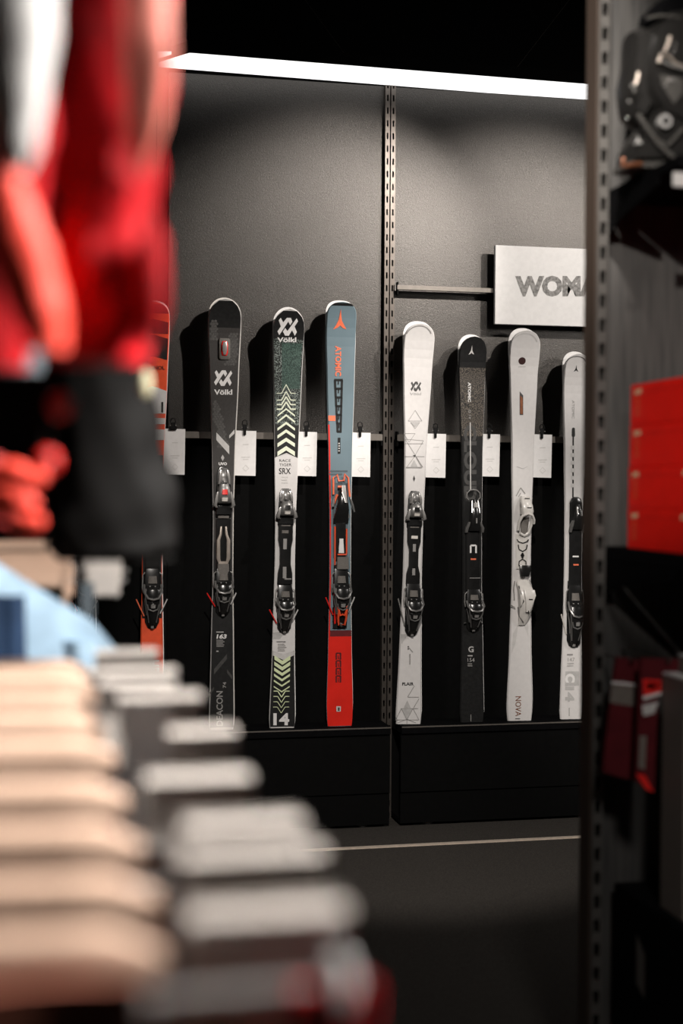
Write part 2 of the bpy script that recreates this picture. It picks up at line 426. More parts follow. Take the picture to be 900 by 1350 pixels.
    def tubes(s, paths, r, name, m, parent):
        mb = MB()
        for p in paths: mb.tube([s.P(u / 100, s.t_of(y), s.T + n / 100) for u, y, n in p], r, 7)
        return mb.build(name, m, parent, smooth=True)
def newski(tail, tip, widths, m, label, **k):
    Ski.tailx = tail[0]; Ski.tailx = tail[0]
    s = Ski.__new__(Ski); s.tailx = tail[0]; s.__init__(tail, tip, widths, m, label, **k); return s

def toe(s, y0, y1, m, m2, plate=M['bplastic'], accent=M['redplast']):
    """alpine toe piece between y0 (top) and y1 (AFD end)"""
    H = y1 - y0; y = lambda k: y0 + H * k
    pl = s.loft([(y(-.02), 0, 1.6, 0, .5), (y(.1), 0, 2.5, 0, 1.0), (y(.6), 0, 3.0, 0, 1.2), (y(1.0), 0, 3.1, 0, 1.2), (y(1.04), 0, 2.9, 0, .6)], 'toe_base_plate', plate, s.root)
    tp = s.loft([(y(0), 0, 1.1, .6, 1.7), (y(.05), 0, 1.9, .6, 2.6), (y(.2), 0, 2.1, .6, 3.2), (y(.3), 0, 1.7, .6, 3.0), (y(.42), 0, 2.3, .6, 4.3), (y(.62), 0, 2.8, .6, 4.7), (y(.72), 0, 2.7, .6, 4.0), (y(.75), 0, 2.3, .6, 3.0)], 'toe_piece', m, s.root)
    for sg in (-1, 1):
        s.loft([(y(.05), sg * 1.3, .5, 1.6, 3.3), (y(.22), sg * 1.7, .55, 1.6, 3.9), (y(.34), sg * 2.0, .4, 1.6, 3.2)], 'shell_rib', m2, tp)
        s.loft([(y(.50), sg * 2.4, .5, 2.0, 3.9), (y(.66), sg * 3.1, .65, 1.8, 4.2), (y(.78), sg * 3.5, .75, 1.6, 3.9), (y(.83), sg * 2.9, .55, 1.6, 3.2)], 'wing', m2, tp)
        s.loft([(y(.62), sg * 3.35, .25, 2.6, 3.2), (y(.66), sg * 3.35, .25, 2.6, 3.2)], 'screw', M['chrome'], tp, k=8)
    s.loft([(y(.24), -.5, .35, 3.1, 3.7), (y(.28), -.5, .35, 3.1, 3.7)], 'adjustment_screw', M['chrome'], tp, k=8)
    s.loft([(y(.30), 0, 1.2, 2.5, 3.2), (y(.37), 0, 1.4, 2.9, 3.6)], 'spring_cover', M['bplastic'], tp, k=8)
    s.loft([(y(.45), 0, 1.0, 4.2, 4.75), (y(.56), 0, 1.1, 4.5, 5.0)], 'badge', accent, tp, k=8)
    s.loft([(y(.62), 0, 1.2, 4.3, 5.0), (y(.70), 0, 1.1, 3.8, 4.6)], 'scale_window', M['warmwhite'], tp, k=8)
    s.loft([(y(.80), 0, 2.9, 1.0, 1.9), (y(.97), 0, 3.0, 1.0, 1.9)], 'antifriction_pad', M['bplastic'], s.root, k=12)
    s.loft([(y(1.0), 0, 2.1, .9, 1.5), (y(1.05), 0, 2.1, .9, 1.4)], 'pad_edge', M['taupe'], s.root, k=8)
    return tp
def heel(s, y0, y1, m, m2, lever=M['bplastic'], tips=M['redplast'], brake=M['chrome'], bk=.62, open_lever=None, spread=(4.9, 4.4)):
    H = y1 - y0; y = lambda k: y0 + H * k
    s.loft([(y(-.05), 0, 2.6, 0, 1.0), (y(.3), 0, 3.0, 0, 1.4), (y(.9), 0, 2.7, 0, 1.2), (y(1.0), 0, 1.6, 0, .6)], 'heel_track', M['bplastic'], s.root)
    hp = s.loft([(y(.02), 0, 2.6, 1.0, 1.9), (y(.10), 0, 2.9, 1.0, 2.3), (y(.30), 0, 3.1, 1.0, 2.7), (y(.36), 0, 3.0, 1.0, 5.2), (y(.48), 0, 3.2, 1.0, 5.9), (y(.58), 0, 2.8, 1.0, 5.6), (y(.74), 0, 2.2, 1.0, 4.3), (y(.92), 0, 1.7, .8, 2.6), (y(.99), 0, 1.1, .6, 1.4)], 'heel_piece', m, s.root)
    # cup rim
    s.tubes([[(-3.2, y(.28), 3.0), (-3.3, y(.40), 5.2), (-1.9, y(.50), 6.3), (0, y(.52), 6.6), (1.9, y(.50), 6.3), (3.3, y(.40), 5.2), (3.2, y(.28), 3.0)]], .0045, 'heel_cup', m2, hp)
    s.tubes([[(-2.2, y(.60), 5.6), (-1.7, y(.68), 5.2), (0, y(.71), 5.3), (1.7, y(.68), 5.2), (2.2, y(.60), 5.6)]], .003, 'trim_arc', m2, hp)
    if open_lever:
        s.tubes([[(-2.0, y(.62), 4.6), (-1.5, y(.72), 5.0), (-.9, y(.80), 4.4), (0, y(.78), 4.8), (.9, y(.80), 4.4), (1.5, y(.72), 5.0), (2.0, y(.62), 4.6)], [(-1.5, y(.72), 5.0), (-1.6, y(.84), 4.0), (-1.2, y(.96), 3.0), (1.2, y(.96), 3.0), (1.6, y(.84), 4.0), (1.5, y(.72), 5.0)]], .0045, 'release_lever', open_lever, hp)
    else:
        s.loft([(y(.56), 0, 1.7, 4.6, 6.0), (y(.70), 0, 1.5, 4.0, 5.2), (y(.84), 0, 1.2, 2.6, 4.0), (y(.95), 0, 1.0, 1.6, 2.6)], 'release_lever', lever, hp)
    s.loft([(y(.60), 0, .9, 5.9, 6.3), (y(.66), 0, .8, 5.5, 5.9)], 'release_indicator', M['chrome'], hp, k=8)
    s.loft([(y(.14), 0, 1.5, 2.2, 2.9), (y(.26), 0, 1.7, 2.6, 3.3)], 'boot_step', M['taupe'], hp, k=8)
    s.loft([(y(.93), 0, .6, 1.4, 2.4), (y(1.0), 0, .6, 1.0, 1.9)], 'spring_screw', M['chrome'], hp, k=10)
    s.tubes([[(sg * 2.6, y(.34), 4.6), (sg * 2.9, y(.46), 5.6), (sg * 2.5, y(.60), 5.2), (sg * 1.9, y(.76), 4.0), (sg * 1.4, y(.90), 2.8)] for sg in (-1, 1)], .0022, 'body_edge', m2, hp)
    s.tubes([[(sg * 3.1, y(.46), 3.0), (sg * 2.7, y(.62), 3.6), (sg * 2.1, y(.78), 2.8)] for sg in (-1, 1)], .0028, 'side_rib', M['bgrey'], hp)
    for sg in (-1, 1):
        s.tubes([[(sg * 2.7, y(.08), 1.6), (sg * 3.6, y(.12), 1.9), (sg * 3.8, y(.32), 2.0), (sg * 3.4, y(.42), 1.8)]], .0022, 'brake_arm', brake, hp)
        a, b = spread
        s.tubes([[(sg * 3.0, y(.80 if sg < 0 else .76), 1.0), (sg * (a if sg < 0 else b), y(bk), 1.6)]], .0026, 'brake_tip', tips if sg < 0 else M['palegrey'], hp)
        s.loft([(y(.30), sg * 1.0, .28, 2.6, 3.3), (y(.335), sg * 1.0, .28, 2.6, 3.3)], 'screw', M['chrome'], hp, k=8)
    return hp

VOLKL = [[(128, 410), (190, 335), (268, 470), (375, 340), (500, 340), (552, 450), (488, 552), (428, 445), (165, 840), (105, 730), (205, 585)],
         [(345, 630), (412, 720), (680, 350), (728, 440), (628, 590), (705, 750), (645, 858), (555, 700), (460, 855), (345, 855), (275, 735)]]
def volkl(s, x0, y0, x1, y1, m):
    q = [[(x0 + (a - 105) / 623 * (x1 - x0), y0 + (b - 335) / 523 * (y1 - y0)) for a, b in p] for p in VOLKL]
    polys(s.fn(), q, m, s.ski, 'logo')
def atomic(s, x0, y0, x1, y1, m):
    A = [(.5, 0), (.56, .3), (.62, .55), (.8, .78), (1, 1), (.72, .93), (.52, .8), (.3, .93), (0, 1), (.2, .8), (.38, .55), (.44, .3)]
    c = (.52, .8)
    q = [(x0 + a * (x1 - x0), y0 + b * (y1 - y0)) for a, b in A]
    polys(s.fn(), [[q[0], q[1], q[2], q[6], q[10], q[11]], [q[2], q[3], q[4], q[5], q[6]], [q[6], q[7], q[8], q[9], q[10]]], m, s.ski, 'logo')
def lines(s, x0, y0, x1, y1, n, m, name='small_print'):
    pl = []
    for i in range(n):
        yy = y0 + (y1 - y0) * (i + .5) / n; h = (y1 - y0) / n * .25; w = (x1 - x0) * random.uniform(.7, 1)
        pl.append([(x0, yy - h), (x0 + w, yy - h), (x0 + w, yy + h), (x0, yy + h)])
    polys(s.fn(), pl, m, s.ski, name)

# 2 charcoal ski (left bay, second)
s = newski((291, 960), (295, 397), [(950, 33), (860, 30), (760, 26.5), (690, 26.5), (600, 30), (500, 38), (430, 43.5), (410, 44)], M['lightgrey'],
           'dark charcoal skis with white double-V logo and red-rimmed tip badge, number 163', p=2.1, rt_len=.075, rear=M['warmwhite'], rearoff=(.0035, .014))
s.zone(398, 959, M['skichar'], inset=.0028)
s.zone(715, 959, M['skiblack'], inset=.0030)
s.zone(398, 432, M['skiblack'], inset=.0035)
def hexes(s, pts, m, r=2.0):
    f = s.fn(); q = []
    for (x, y) in pts:
        q.append([(x + r * math.cos(R(60 * k + 30)), y + r * math.sin(R(60 * k + 30))) for k in range(6)])
    polys(f, q, m, s.ski, 'hexagon_print')
hx = []
for j in range(0, 62):
    for i in range(0, 12):
        x = 276 + i * 3.8 + (j % 2) * 1.9; y = 424 + j * 3.3
        a = (x < 287 and y < 448) or (x > 300 and 438 < y < 483 and x > 300 - (y - 460) * .1) or (296 < x < 306 and 470 < y < 483) or (281 < x < 290 and 528 < y < 560 and x - 281 < (y - 522) * .7) or (286 < x < 302 and 545 < y < 592 and x < 292 + (y - 545) * .22)
        w = s.hw(s.t_of(y)) ; u, t = s.us(x, y)
        if a and abs(u) < w - .010: hx.append((x, y))
hexes(s, hx, M['hexgrey'])
f = s.fn()
polys(f, [[(285, 570), (302, 588), (302, 599), (285, 580)], [(302, 574), (309, 566), (309, 571.5), (302, 578)]], M['palegrey'], s.ski, 'slash_print')
polys(s.fn(), [[(282, 882), (299, 862), (299, 869), (282, 889)], [(299, 882), (306, 891), (306, 896), (299, 887)], [(275, 914), (282, 905), (282, 909), (275, 918)]], M['darkgrey'], s.ski, 'slash_print')
volkl(s, 282, 488, 306, 509, M['offwhite'])
text(s.fn(), 'Völkl', 282, 513.5, 306, 520.5, M['offwhite'], s.ski, bold=.03)
text(s.fn(), '163', 285, 836, 298, 842, M['offwhite'], s.ski, bold=.04, skew=1.2)
lines(s, 285, 832, 297, 834.5, 1, M['lightgrey']); lines(s, 285, 843, 297, 853, 5, M['midgrey']); lines(s, 285, 857, 289, 860, 1, M['lightgrey'])
text(s.fn(), 'DEACON', 285, 911, 293.5, 957, M['midgrey'], s.ski, rot='ccw', bold=.02)
text(s.fn(), '74', 293.5, 899, 298, 907, M['midgrey'], s.ski, rot='ccw', bold=.02)
polys(s.fn(), [[(293.3, 599.5), (295.5, 603.5), (293.3, 608), (291, 603.5)]], M['lightgrey'], s.ski, 'logo')
text(s.fn(), 'UVO', 288, 609.5, 299, 613.5, M['offwhite'], s.ski, bold=.05)
bd = s.loft([(446, 0, 1.9, 0, .5), (449, 0, 2.2, 0, .9), (471, 0, 2.2, 0, .9), (474, 0, 1.9, 0, .5)], 'tip_damper', M['taupe'], s.root)
s.loft([(450, 0, .9, .8, 1.1), (454, 0, 1.3, .8, 1.3), (465, 0, 1.3, .8, 1.3), (469, 0, .9, .8, 1.1)], 'damper_rim', M['redplast'], bd)
s.loft([(451, 0, .6, 1.2, 1.4), (456, 0, .9, 1.2, 1.7), (462, 0, .9, 1.2, 1.7), (468, 0, .5, 1.2, 1.4)], 'damper_core', M['chrome'], bd)
toe(s, 617, 680, M['bgrey'], M['chrome'], accent=M['redplast'])
pl = s.loft([(684, 0, 2.9, 0, .8), (750, 0, 2.7, 0, .8)], 'binding_plate', M['bplastic'], s.root)
for sg in (-1, 1): s.loft([(694, sg * .9, .4, .8, 1.5), (704, sg * 1.1, .5, .8, 1.9), (712, sg * 1.9, .7, .8, 1.9), (736, sg * 1.9, .75, .8, 1.9), (742, sg * 1.4, .6, .8, 1.5)], 'plate_rail', M['champagne'], pl)
s.loft([(740, 0, 1.7, .8, 1.7), (743, 0, 1.9, .8, 1.7)], 'plate_bridge', M['champagne'], pl)
s.loft([(743, 0, 2.2, .8, 2.2), (757, 0, 2.4, .8, 2.4)], 'heel_pad', M['taupe'], s.root)
heel(s, 748, 812, M['bplastic'], M['bgrey'], bk=.52, spread=(6.2, 5.0))

# 3 racing ski, black/white with chevrons
s = newski((370.5, 958.5), (379, 410), [(950, 34.5), (860, 29.5), (740, 26), (690, 26.5), (600, 31), (500, 37), (440, 41.5), (420, 41.5)], M['palegrey'],
           'black and white skis with green chevrons, RACE TIGER SRX lettering and number 14', p=2.0, rt_len=.07, rear=M['offwhite'], rearoff=(.0035, .016))
s.zone(411, 603, M['skiblack'], inset=.0015, v1=6)
s.zone(447, 560, M['speck'], inset=.003)
s.zone(452, 512, M['speck2'], inset=.004, xf=(-.45, .95), v1=0)
s.zone(604, 858, M['white'], inset=.001, v0=5, v1=-5)
s.zone(864, 958, M['skiblack'], inset=.0025, v0=-6)
volkl(s, 365, 420, 391.5, 443, M['offwhite'])
text(s.fn(), 'Völkl', 365, 445.0, 390, 451.3, M['offwhite'], s.ski, bold=.03)
q = []; ch = [(507, 12, 1.0), (516, 12, 1.3), (523, 11, 1.6), (530, 10, 2.0), (538, 9, 2.4), (546, 9, 2.9), (556, 8.5, 3.4), (566, 8, 4.2), (577, 7.5, 5.0), (588, 7.5, 5.8)]
for i, (y, h, th) in enumerate(ch):
    cx = 377; w = 11.5
    if i < 4:
        q += stroke([(cx - 12.5, y + h - .5), (cx - 6, y + h - .5), (cx, y), (cx + 6, y + h - .5), (cx + 12.5, y + h - .5)], th)
    else: q += [[(cx - w, y + h), (cx, y), (cx, y + th), (cx - w, y + h + th)], [(cx, y), (cx + w, y + h), (cx + w, y + h + th), (cx, y + th)]]
polys(s.fn(), q, M['greenw'], s.ski, 'chevron_print')
text(s.fn(), 'RACE', 368, 605.5, 383, 609, M['darkgrey'], s.ski, bold=.0)
text(s.fn(), 'TIGER', 368, 611, 384, 614.5, M['darkgrey'], s.ski, bold=.0)
text(s.fn(), 'SRX', 367.5, 617, 383, 625, M['skiblack'], s.ski, bold=.01)
lines(s, 371, 627, 381, 638, 3, M['palegrey'])
polys(s.fn(), [[(360, 834), (374, 832), (381, 834), (372, 838), (369, 842), (360, 842)]], M['lightgrey'], s.ski, 'shade_print')
lines(s, 364, 845, 381, 847, 1, M['darkgrey']); lines(s, 366, 848, 378, 859, 5, M['midgrey'])
q = []
for i in range(10):
    y = [864, 872, 880, 888, 896, 904, 911, 918, 925, 932][i]; th = [5.5, 5, 4.2, 3.2, 2.4, 1.8, 1.3, 1.0, .8, .7][i]; h = 7; cx = 372 - .08 * (y - 864) * .3; w = 10.5
    if i > 5: q += stroke([(cx - w, y), (cx - 5, y), (cx, y + h + 1), (cx + 5, y), (cx + w, y)], th)
    else: q += [[(cx - w, y), (cx, y + h), (cx, y + h + th), (cx - w, y + th)], [(cx, y + h), (cx + w, y), (cx + w, y + th), (cx, y + h + th)]]
polys(s.fn(), q, M['green'], s.ski, 'chevron_print')
text(s.fn(), '14', 360, 940, 381, 956, M['offwhite'], s.ski, bold=.04)
toe(s, 645, 692, M['bgrey'], M['chrome'], accent=M['bplastic'])
pl = s.loft([(690, 0, 2.9, 0, 1.4), (712, 0, 2.9, 0, 1.6), (722, 0, 2.3, 0, 1.6), (744, 0, 2.2, 0, 1.6), (756, 0, 2.9, 0, 1.6), (770, 0, 3.0, 0, 1.5)], 'binding_plate', M['bplastic'], s.root)
s.loft([(699, -.3, 1.3, 1.5, 1.8), (703, -.3, 1.3, 1.5, 1.8)], 'plate_label', M['taupe'], pl, k=8)
s.loft([(710, -.3, .7, 1.6, 1.75), (724, -.3, .7, 1.6, 1.75)], 'plate_label', M['midgrey'], pl, k=8)
s.loft([(747, -.3, .7, 1.6, 1.75), (762, -.3, .7, 1.6, 1.75)], 'plate_label', M['midgrey'], pl, k=8)
s.loft([(762, 1.0, 1.4, 1.4, 1.9), (764, 1.0, 1.4, 1.4, 1.9)], 'plate_clip', M['chrome'], pl, k=8)
heel(s, 770, 834, M['bplastic'], M['bgrey'], bk=.52, spread=(6.0, 5.2))

# 4 blue and red ski
s = newski((446, 957), (447.5, 401), [(950, 33), (930, 34.5), (860, 31), (760, 28), (690, 28), (600, 31), (500, 36.5), (440, 39.5), (420, 39.5)], M['blue'],
           'blue-grey skis with bright red tails and coral star logo at the tip', p=2.6, rt_len=.06, rear=M['offwhite'], rearoff=(.0035, .015))
s.zone(401, 404.5, M['skiblack'], inset=.0015)
s.zone(838, 957, M['red'], inset=.0004)
s.zone(831, 839, M['maroon'], inset=.0004)
s.zone(560, 840, M['red'], inset=.0004, xf=(-1, -.88), name='edge_stripe')
s.zone(548, 555, M['redlogo'], inset=.001, xf=(-.98, -.42))
atomic(s, 438.5, 408.5, 456, 434.5, M['redlogo'])
text(s.fn(), 'ATOMIC', 441.5, 456, 449.5, 496, M['redlogo'], s.ski, rot='cw', bold=.03)
q = []
for i in range(6):
    y = 501 + i * 11.5; w = 5.6 - i * .45; cx = 446 + i * .15
    q += stroke([(cx - w, y), (cx + w, y)], 3.0) + stroke([(cx - w + 1, y), (cx - w + 1.4, y + 11.5)], 2.8) + stroke([(cx + w - 1, y), (cx + w - 1.4, y + 11.5)], 2.8) + stroke([(cx, y), (cx - .4, y + 6)], 1.4)
q += stroke([(444.5, 569), (450, 569)], 3)
polys(s.fn(), q, M['skiblack'], s.ski, 'ladder_print')
polys(s.fn(), [[(445, 577), (448.5, 577), (448.5, 598), (445, 598)]], M['skiblack'], s.ski, 'label_print'); lines(s, 445.6, 583, 448, 596, 4, M['lightgrey'])
lines(s, 434, 619, 458, 627, 2, M['blue2'])
q = []
for i in range(4):
    y = 861 + i * 10
    q += stroke([(443, y), (443, y + 8.5)], 2.0) + stroke([(448.5, y), (448.5, y + 8.5)], 2.2) + stroke([(443, y), (449, y)], 1.6) + stroke([(445.5, y + 3), (446, y + 8)], 1.2)
polys(s.fn(), q, M['maroon'], s.ski, 'ladder_print')
polys(s.fn(), [[(443, 931), (449, 931), (449, 938), (443, 938)]], M['palegrey'], s.ski, 'label_print'); polys(s.fn(), [[(445, 932.5), (447.5, 932.5), (447.5, 937), (445, 937)]], M['darkgrey'], s.ski, 'label_print')
s.loft([(637, 0, 3.1, 0, .7), (735, 0, 2.9, 0, .7)], 'binding_plate', M['blue2'], s.root, k=8)
tp = s.loft([(641, .4, 1.0, .5, 2.0), (648, .4, 1.5, .5, 3.2), (662, .5, 2.0, .5, 4.6), (672, .3, 2.6, .5, 4.0), (684, 0, 3.0, .5, 2.2), (690, 0, 3.0, .5, 1.4)], 'toe_piece', M['bplastic'], s.root)
s.tubes([[(-3.0, 652, 1.2), (-3.1, 630, 1.2), (-1.6, 626, 1.4), (-1.0, 634, 1.6), (1.0, 634, 1.6), (1.4, 625, 1.4), (2.8, 630, 1.2), (3.1, 645, 1.4), (3.4, 655, 1.6)]], .0042, 'toe_frame', M['redlogo'], tp)
s.tubes([[(-2.9, 664, 1.6), (-2.0, 655, 2.0), (-1.6, 652, 2.0)], [(-1.6, 642, 2.4), (1.2, 642, 2.4)]], .0050, 'toe_accent', M['redlogo'], tp)
s.loft([(640, .6, .8, 2.6, 3.4), (650, .6, 1.0, 3.3, 4.2), (663, 1.3, .5, 4.2, 5.0)], 'toe_ridge', M['chrome'], tp, k=8)
s.loft([(656, -2.7, .4, 1.4, 2.2), (668, -3.3, .5, 1.4, 2.4)], 'wing', M['bgrey'], tp, k=8)
s.loft([(656, 3.3, .4, 1.4, 2.8), (666, 4.3, .5, 1.4, 3.0), (675, 5.2, .3, 1.4, 2.2)], 'wing', M['bgrey'], tp, k=8)
s.loft([(677, .2, 3.0, 1.4, 2.0), (683, .2, 3.1, 1.4, 2.0)], 'antifriction_pad', M['bgrey'], s.root, k=8)
pl = s.loft([(690, 0, 2.0, .6, 1.6), (738, 0, 1.9, .6, 1.6)], 'heel_track', M['bplastic'], s.root)
s.loft([(710, .1, .75, 1.5, 1.8), (729, .1, 1.1, 1.5, 1.8)], 'track_scale', M['offwhite'], pl, k=8)
s.tubes([[(-2.3, 694, 1.0), (-2.3, 745, 1.0)], [(2.3, 697, 1.0), (2.3, 730, 1.0)], [(-1.4, 731, 1.6), (2.2, 731, 1.6)]], .0032, 'track_side', M['orange'], pl)
s.loft([(734, .6, 2.3, 1.2, 2.6), (750, .6, 2.5, 1.2, 2.8)], 'heel_pad', M['taupe'], s.root)
s.loft([(800, -.2, 2.9, 0, .9), (828, -.2, 2.8, 0, .9)], 'tail_plate', M['bplastic'], s.root, k=8)
s.tubes([[(-2.3, 800, 1.0), (-2.2, 822, 1.0)]], .0035, 'track_side', M['red'], pl)
heel(s, 748, 826, M['bplastic'], M['bgrey'], bk=.50, open_lever=M['orange'], spread=(6.0, 5.4))

# 5 white ski with triangles
s = newski((536.5, 956), (550, 429), [(950, 34), (860, 29), (760, 24.5), (700, 24.5), (600, 28.5), (500, 37), (460, 40.5), (445, 40.5)], M['white'],
           'white skis with thin grey triangle pattern and FLAIR lettering, nearest the twin posts', p=2.3, rt_len=.065, rear=M['offwhite'], rearoff=(.0035, .017))
def arc_print(s, cx, cy, rx, ry, w, m, a0=200, a1=340):
    pts = [(cx + rx * math.cos(R(a)), cy + ry * math.sin(R(a))) for a in range(a0, a1 + 1, 10)]
    polys(s.fn(), stroke(pts, w), m, s.ski, 'tip_arc')
arc_print(s, 550, 446, 17, 15, 1.4, M['midgrey'])
volkl(s, 541, 503, 555, 516, M['darkgrey'])
text(s.fn(), 'Völkl', 540, 517.5, 555, 521, M['lightgrey'], s.ski, bold=.03)
T = [[(547, 541), (538, 555), (556, 555)], [(541, 557), (553, 557), (547, 565)], [(532, 571.5), (547, 571.5), (539, 583)], [(534, 579), (547, 600), (558, 581)], [(533, 585), (558, 585)], [(533, 602), (559, 602)], [(535, 617), (547, 601), (556, 617)], [(535, 616), (555, 616)], [(547, 600), (557, 616)]]
q = []
for t in T: q += stroke(t + [t[0]], .55)
polys(s.fn(), q, M['midgrey'], s.ski, 'triangle_print')
polys(s.fn(), [[(541, 615), (550, 615), (545.5, 606)], [(542, 558), (552, 558), (547, 563)]], M['lightgrey'], s.ski, 'triangle_fill')
polys(s.fn(), [[(545.5, 627), (547, 631), (545.5, 635), (544, 631)], [(544, 600), (548, 600), (546, 603)]], M['darkgrey'], s.ski, 'mark')
q = [[(528, 836), (538, 836), (529, 849)], [(532, 933), (541, 933), (536.5, 923)], [(528, 934), (544, 934), (536, 949)]]
polys(s.fn(), q, M['lightgrey'], s.ski, 'triangle_fill')
q = []
for t in ([(546, 904), (537, 919), (552, 919)], [(528, 934), (551, 934)], [(521, 949), (529, 934), (536, 949), (544, 934), (552, 949), (521, 949)], [(545, 933), (552, 921)], [(524, 953), (536, 948), (548, 953)], [(536, 948), (536, 955)]): q += stroke(t, .7)
polys(s.fn(), q, M['midgrey'], s.ski, 'triangle_print')
text(s.fn(), 'FLAIR', 530, 899.5, 545, 903.5, M['skiblack'], s.ski, bold=.03)
lines(s, 537, 851, 539, 857, 2, M['darkgrey'])
polys(s.fn(), stroke([(538, 853), (544, 860)], 1.0) + stroke([(540, 862), (540, 876)], 1.5), M['midgrey'], s.ski, 'slash_print')
toe(s, 648, 694, M['bgrey'], M['chrome'], accent=M['bplastic'])
pl = s.loft([(692, 0, 2.9, 0, 1.4), (714, 0, 2.8, 0, 1.6), (724, 0, 2.0, 0, 1.6), (746, 0, 2.0, 0, 1.6), (756, 0, 2.8, 0, 1.6), (770, 0, 2.9, 0, 1.5)], 'binding_plate', M['bplastic'], s.root)
s.loft([(706, 0, 1.3, 1.5, 1.8), (710, 0, 1.3, 1.5, 1.8)], 'plate_label', M['warmwhite'], pl, k=8)
s.loft([(717, 0, .6, 1.6, 1.75), (727, 0, .6, 1.6, 1.75)], 'plate_label', M['midgrey'], pl, k=8)
s.loft([(749, 0, .6, 1.6, 1.75), (758, 0, .6, 1.6, 1.75)], 'plate_label', M['midgrey'], pl, k=8)
heel(s, 768, 838, M['bplastic'], M['bgrey'], bk=.30, tips=M['chrome'], spread=(6.0, 3.6))

# 6 black CLOUD ski
s = newski((620, 952), (620, 446), [(950, 32), (860, 29), (780, 25.5), (700, 25.5), (600, 28), (520, 33), (475, 36), (462, 36)], M['skiblack'],
           'black speckled skis with large dark CLOUD lettering and pale vertical line', p=2.2, rt_len=.065, rear=M['offwhite'], rearoff=(.0035, .016))
s.zone(485, 575, M['cloudsp'], inset=.002)
atomic(s, 616, 456, 623.5, 468, M['palegrey'])
text(s.fn(), 'ATOMIC', 616.5, 504, 620.5, 530, M['offwhite'], s.ski, rot='cw', bold=.04)
text(s.fn(), 'Q 14', 617, 540, 620.5, 552, M['midgrey'], s.ski, rot='cw', bold=.02)
text(s.fn(), 'CLOUD', 611, 560, 628, 662, M['darkgrey'], s.ski, rot='cw', bold=.05)
polys(s.fn(), stroke([(619.5, 557), (620, 646)], 1.3), M['palegrey'], s.ski, 'centre_line')
text(s.fn(), 'G', 617, 852, 624, 860, M['lightgrey'], s.ski, bold=.03); lines(s, 616, 863, 625, 866, 1, M['lightgrey']); text(s.fn(), '154', 616, 867.5, 625, 872.5, M['lightgrey'], s.ski, bold=0); lines(s, 616, 874, 624, 879, 2, M['midgrey'])
polys(s.fn(), stroke([(620.3, 942), (620.3, 951)], 1.0), M['midgrey'], s.ski, 'centre_line')
s.tubes([[(-1.9, 659, 1.0), (-2.7, 656, 1.4), (-2.6, 650, 1.6), (-1.5, 646.5, 1.6), (0, 645.5, 1.6), (1.5, 646.5, 1.6), (2.6, 650, 1.6), (2.8, 656, 1.4), (2.1, 659, 1.0)]], .0022, 'toe_ring', M['chrome'], s.root)
tp = s.loft([(658, .3, 1.2, 0, 2.0), (664, .3, 1.6, 0, 3.0), (676, .3, 1.9, 0, 4.0), (690, .3, 2.2, 0, 4.0), (700, .3, 2.6, 0, 2.4)], 'toe_piece', M['bplastic'], s.root)
for sg in (-1, 1):
    s.loft([(688, .3 + sg * 2.0, .5, 1.4, 3.2), (696, .3 + sg * 3.2, .7, 1.2, 3.0), (702, .3 + sg * 3.3, .6, 1.0, 2.2)], 'wing', M['bgrey'], tp)
    s.tubes([[(.3 + sg * 1.2, 660, 2.4), (.3 + sg * 1.6, 676, 3.6)]], .002, 'edge_line', M['chrome'], tp)
s.loft([(663, .4, 1.1, 2.6, 3.2), (669, .4, 1.2, 3.2, 3.8)], 'badge', M['bgrey'], tp, k=8)
s.loft([(683, .5, .3, 3.8, 4.3), (690, .5, .3, 3.8, 4.3)], 'screw', M['chrome'], tp, k=8)
pl = s.loft([(700, 0, 3.0, 0, 1.2), (782, 0, 3.0, 0, 1.2)], 'binding_plate', M['bplastic'], s.root, k=8)
polys(s.fn(s.T + .0125), stroke([(619, 729), (619, 719), (626, 719), (626, 729)], 2.2), M['offwhite'], pl, 'plate_mark')
polys(s.fn(s.T + .0125), stroke([(619, 737), (626, 737)], 2), M['redlogo'], pl, 'plate_mark')
s.tubes([[(-1.5, 762, 1.3), (3.0, 762, 1.3)]], .0018, 'plate_edge', M['midgrey'], pl)
heel(s, 776, 832, M['bplastic'], M['bgrey'], bk=.80, tips=M['bgrey'], spread=(3.8, 3.6))

# 7 white ski, white binding
s = newski((682.5, 950.5), (688.5, 438), [(950, 33), (930, 34), (860, 29), (760, 24.5), (700, 25), (600, 29), (500, 36.5), (470, 40), (455, 40)], M['white'],
           'white skis with white bindings, a dark round dot and a copper slash below the tip', p=2.3, rt_len=.07, rear=M['offwhite'], rearoff=(.0035, .017))
arc_print(s, 689, 457, 17.5, 16, 1.0, M['palegrey'])
polys(s.fn(), [[(687.5 + 4.8 * math.cos(R(a)), 476 + 4.8 * math.sin(R(a))) for a in range(0, 360, 20)]], mat('dot_brown', (.035, .008, .007), .4), s.ski, 'dot')
lines(s, 683, 483.2, 693, 484.4, 1, M['midgrey'])
polys(s.fn(), [[(684.8, 516), (689.3, 521.5), (689.3, 547), (684.8, 547)]], M['darkgrey'], s.ski, 'slash_print')
polys(s.fn(), [[(685.4, 521), (688.7, 525), (688.7, 546), (685.4, 546)]], M['copper'], s.ski, 'slash_print')
polys(s.fn(), stroke([(681, 615), (689, 618), (695, 615)], .6), M['lightgrey'], s.ski, 'small_print')
polys(s.fn(), stroke([(680, 654), (686, 643), (692, 651)], 1.1) + stroke([(683, 655), (686, 650)], 1), M['midgrey'], s.ski, 'arrow_print')
text(s.fn(), 'NOVA', 679, 918, 686.5, 944, M['copper'], s.ski, rot='cw', bold=0); lines(s, 679, 946.5, 687, 948.5, 1, M['darkgrey'])
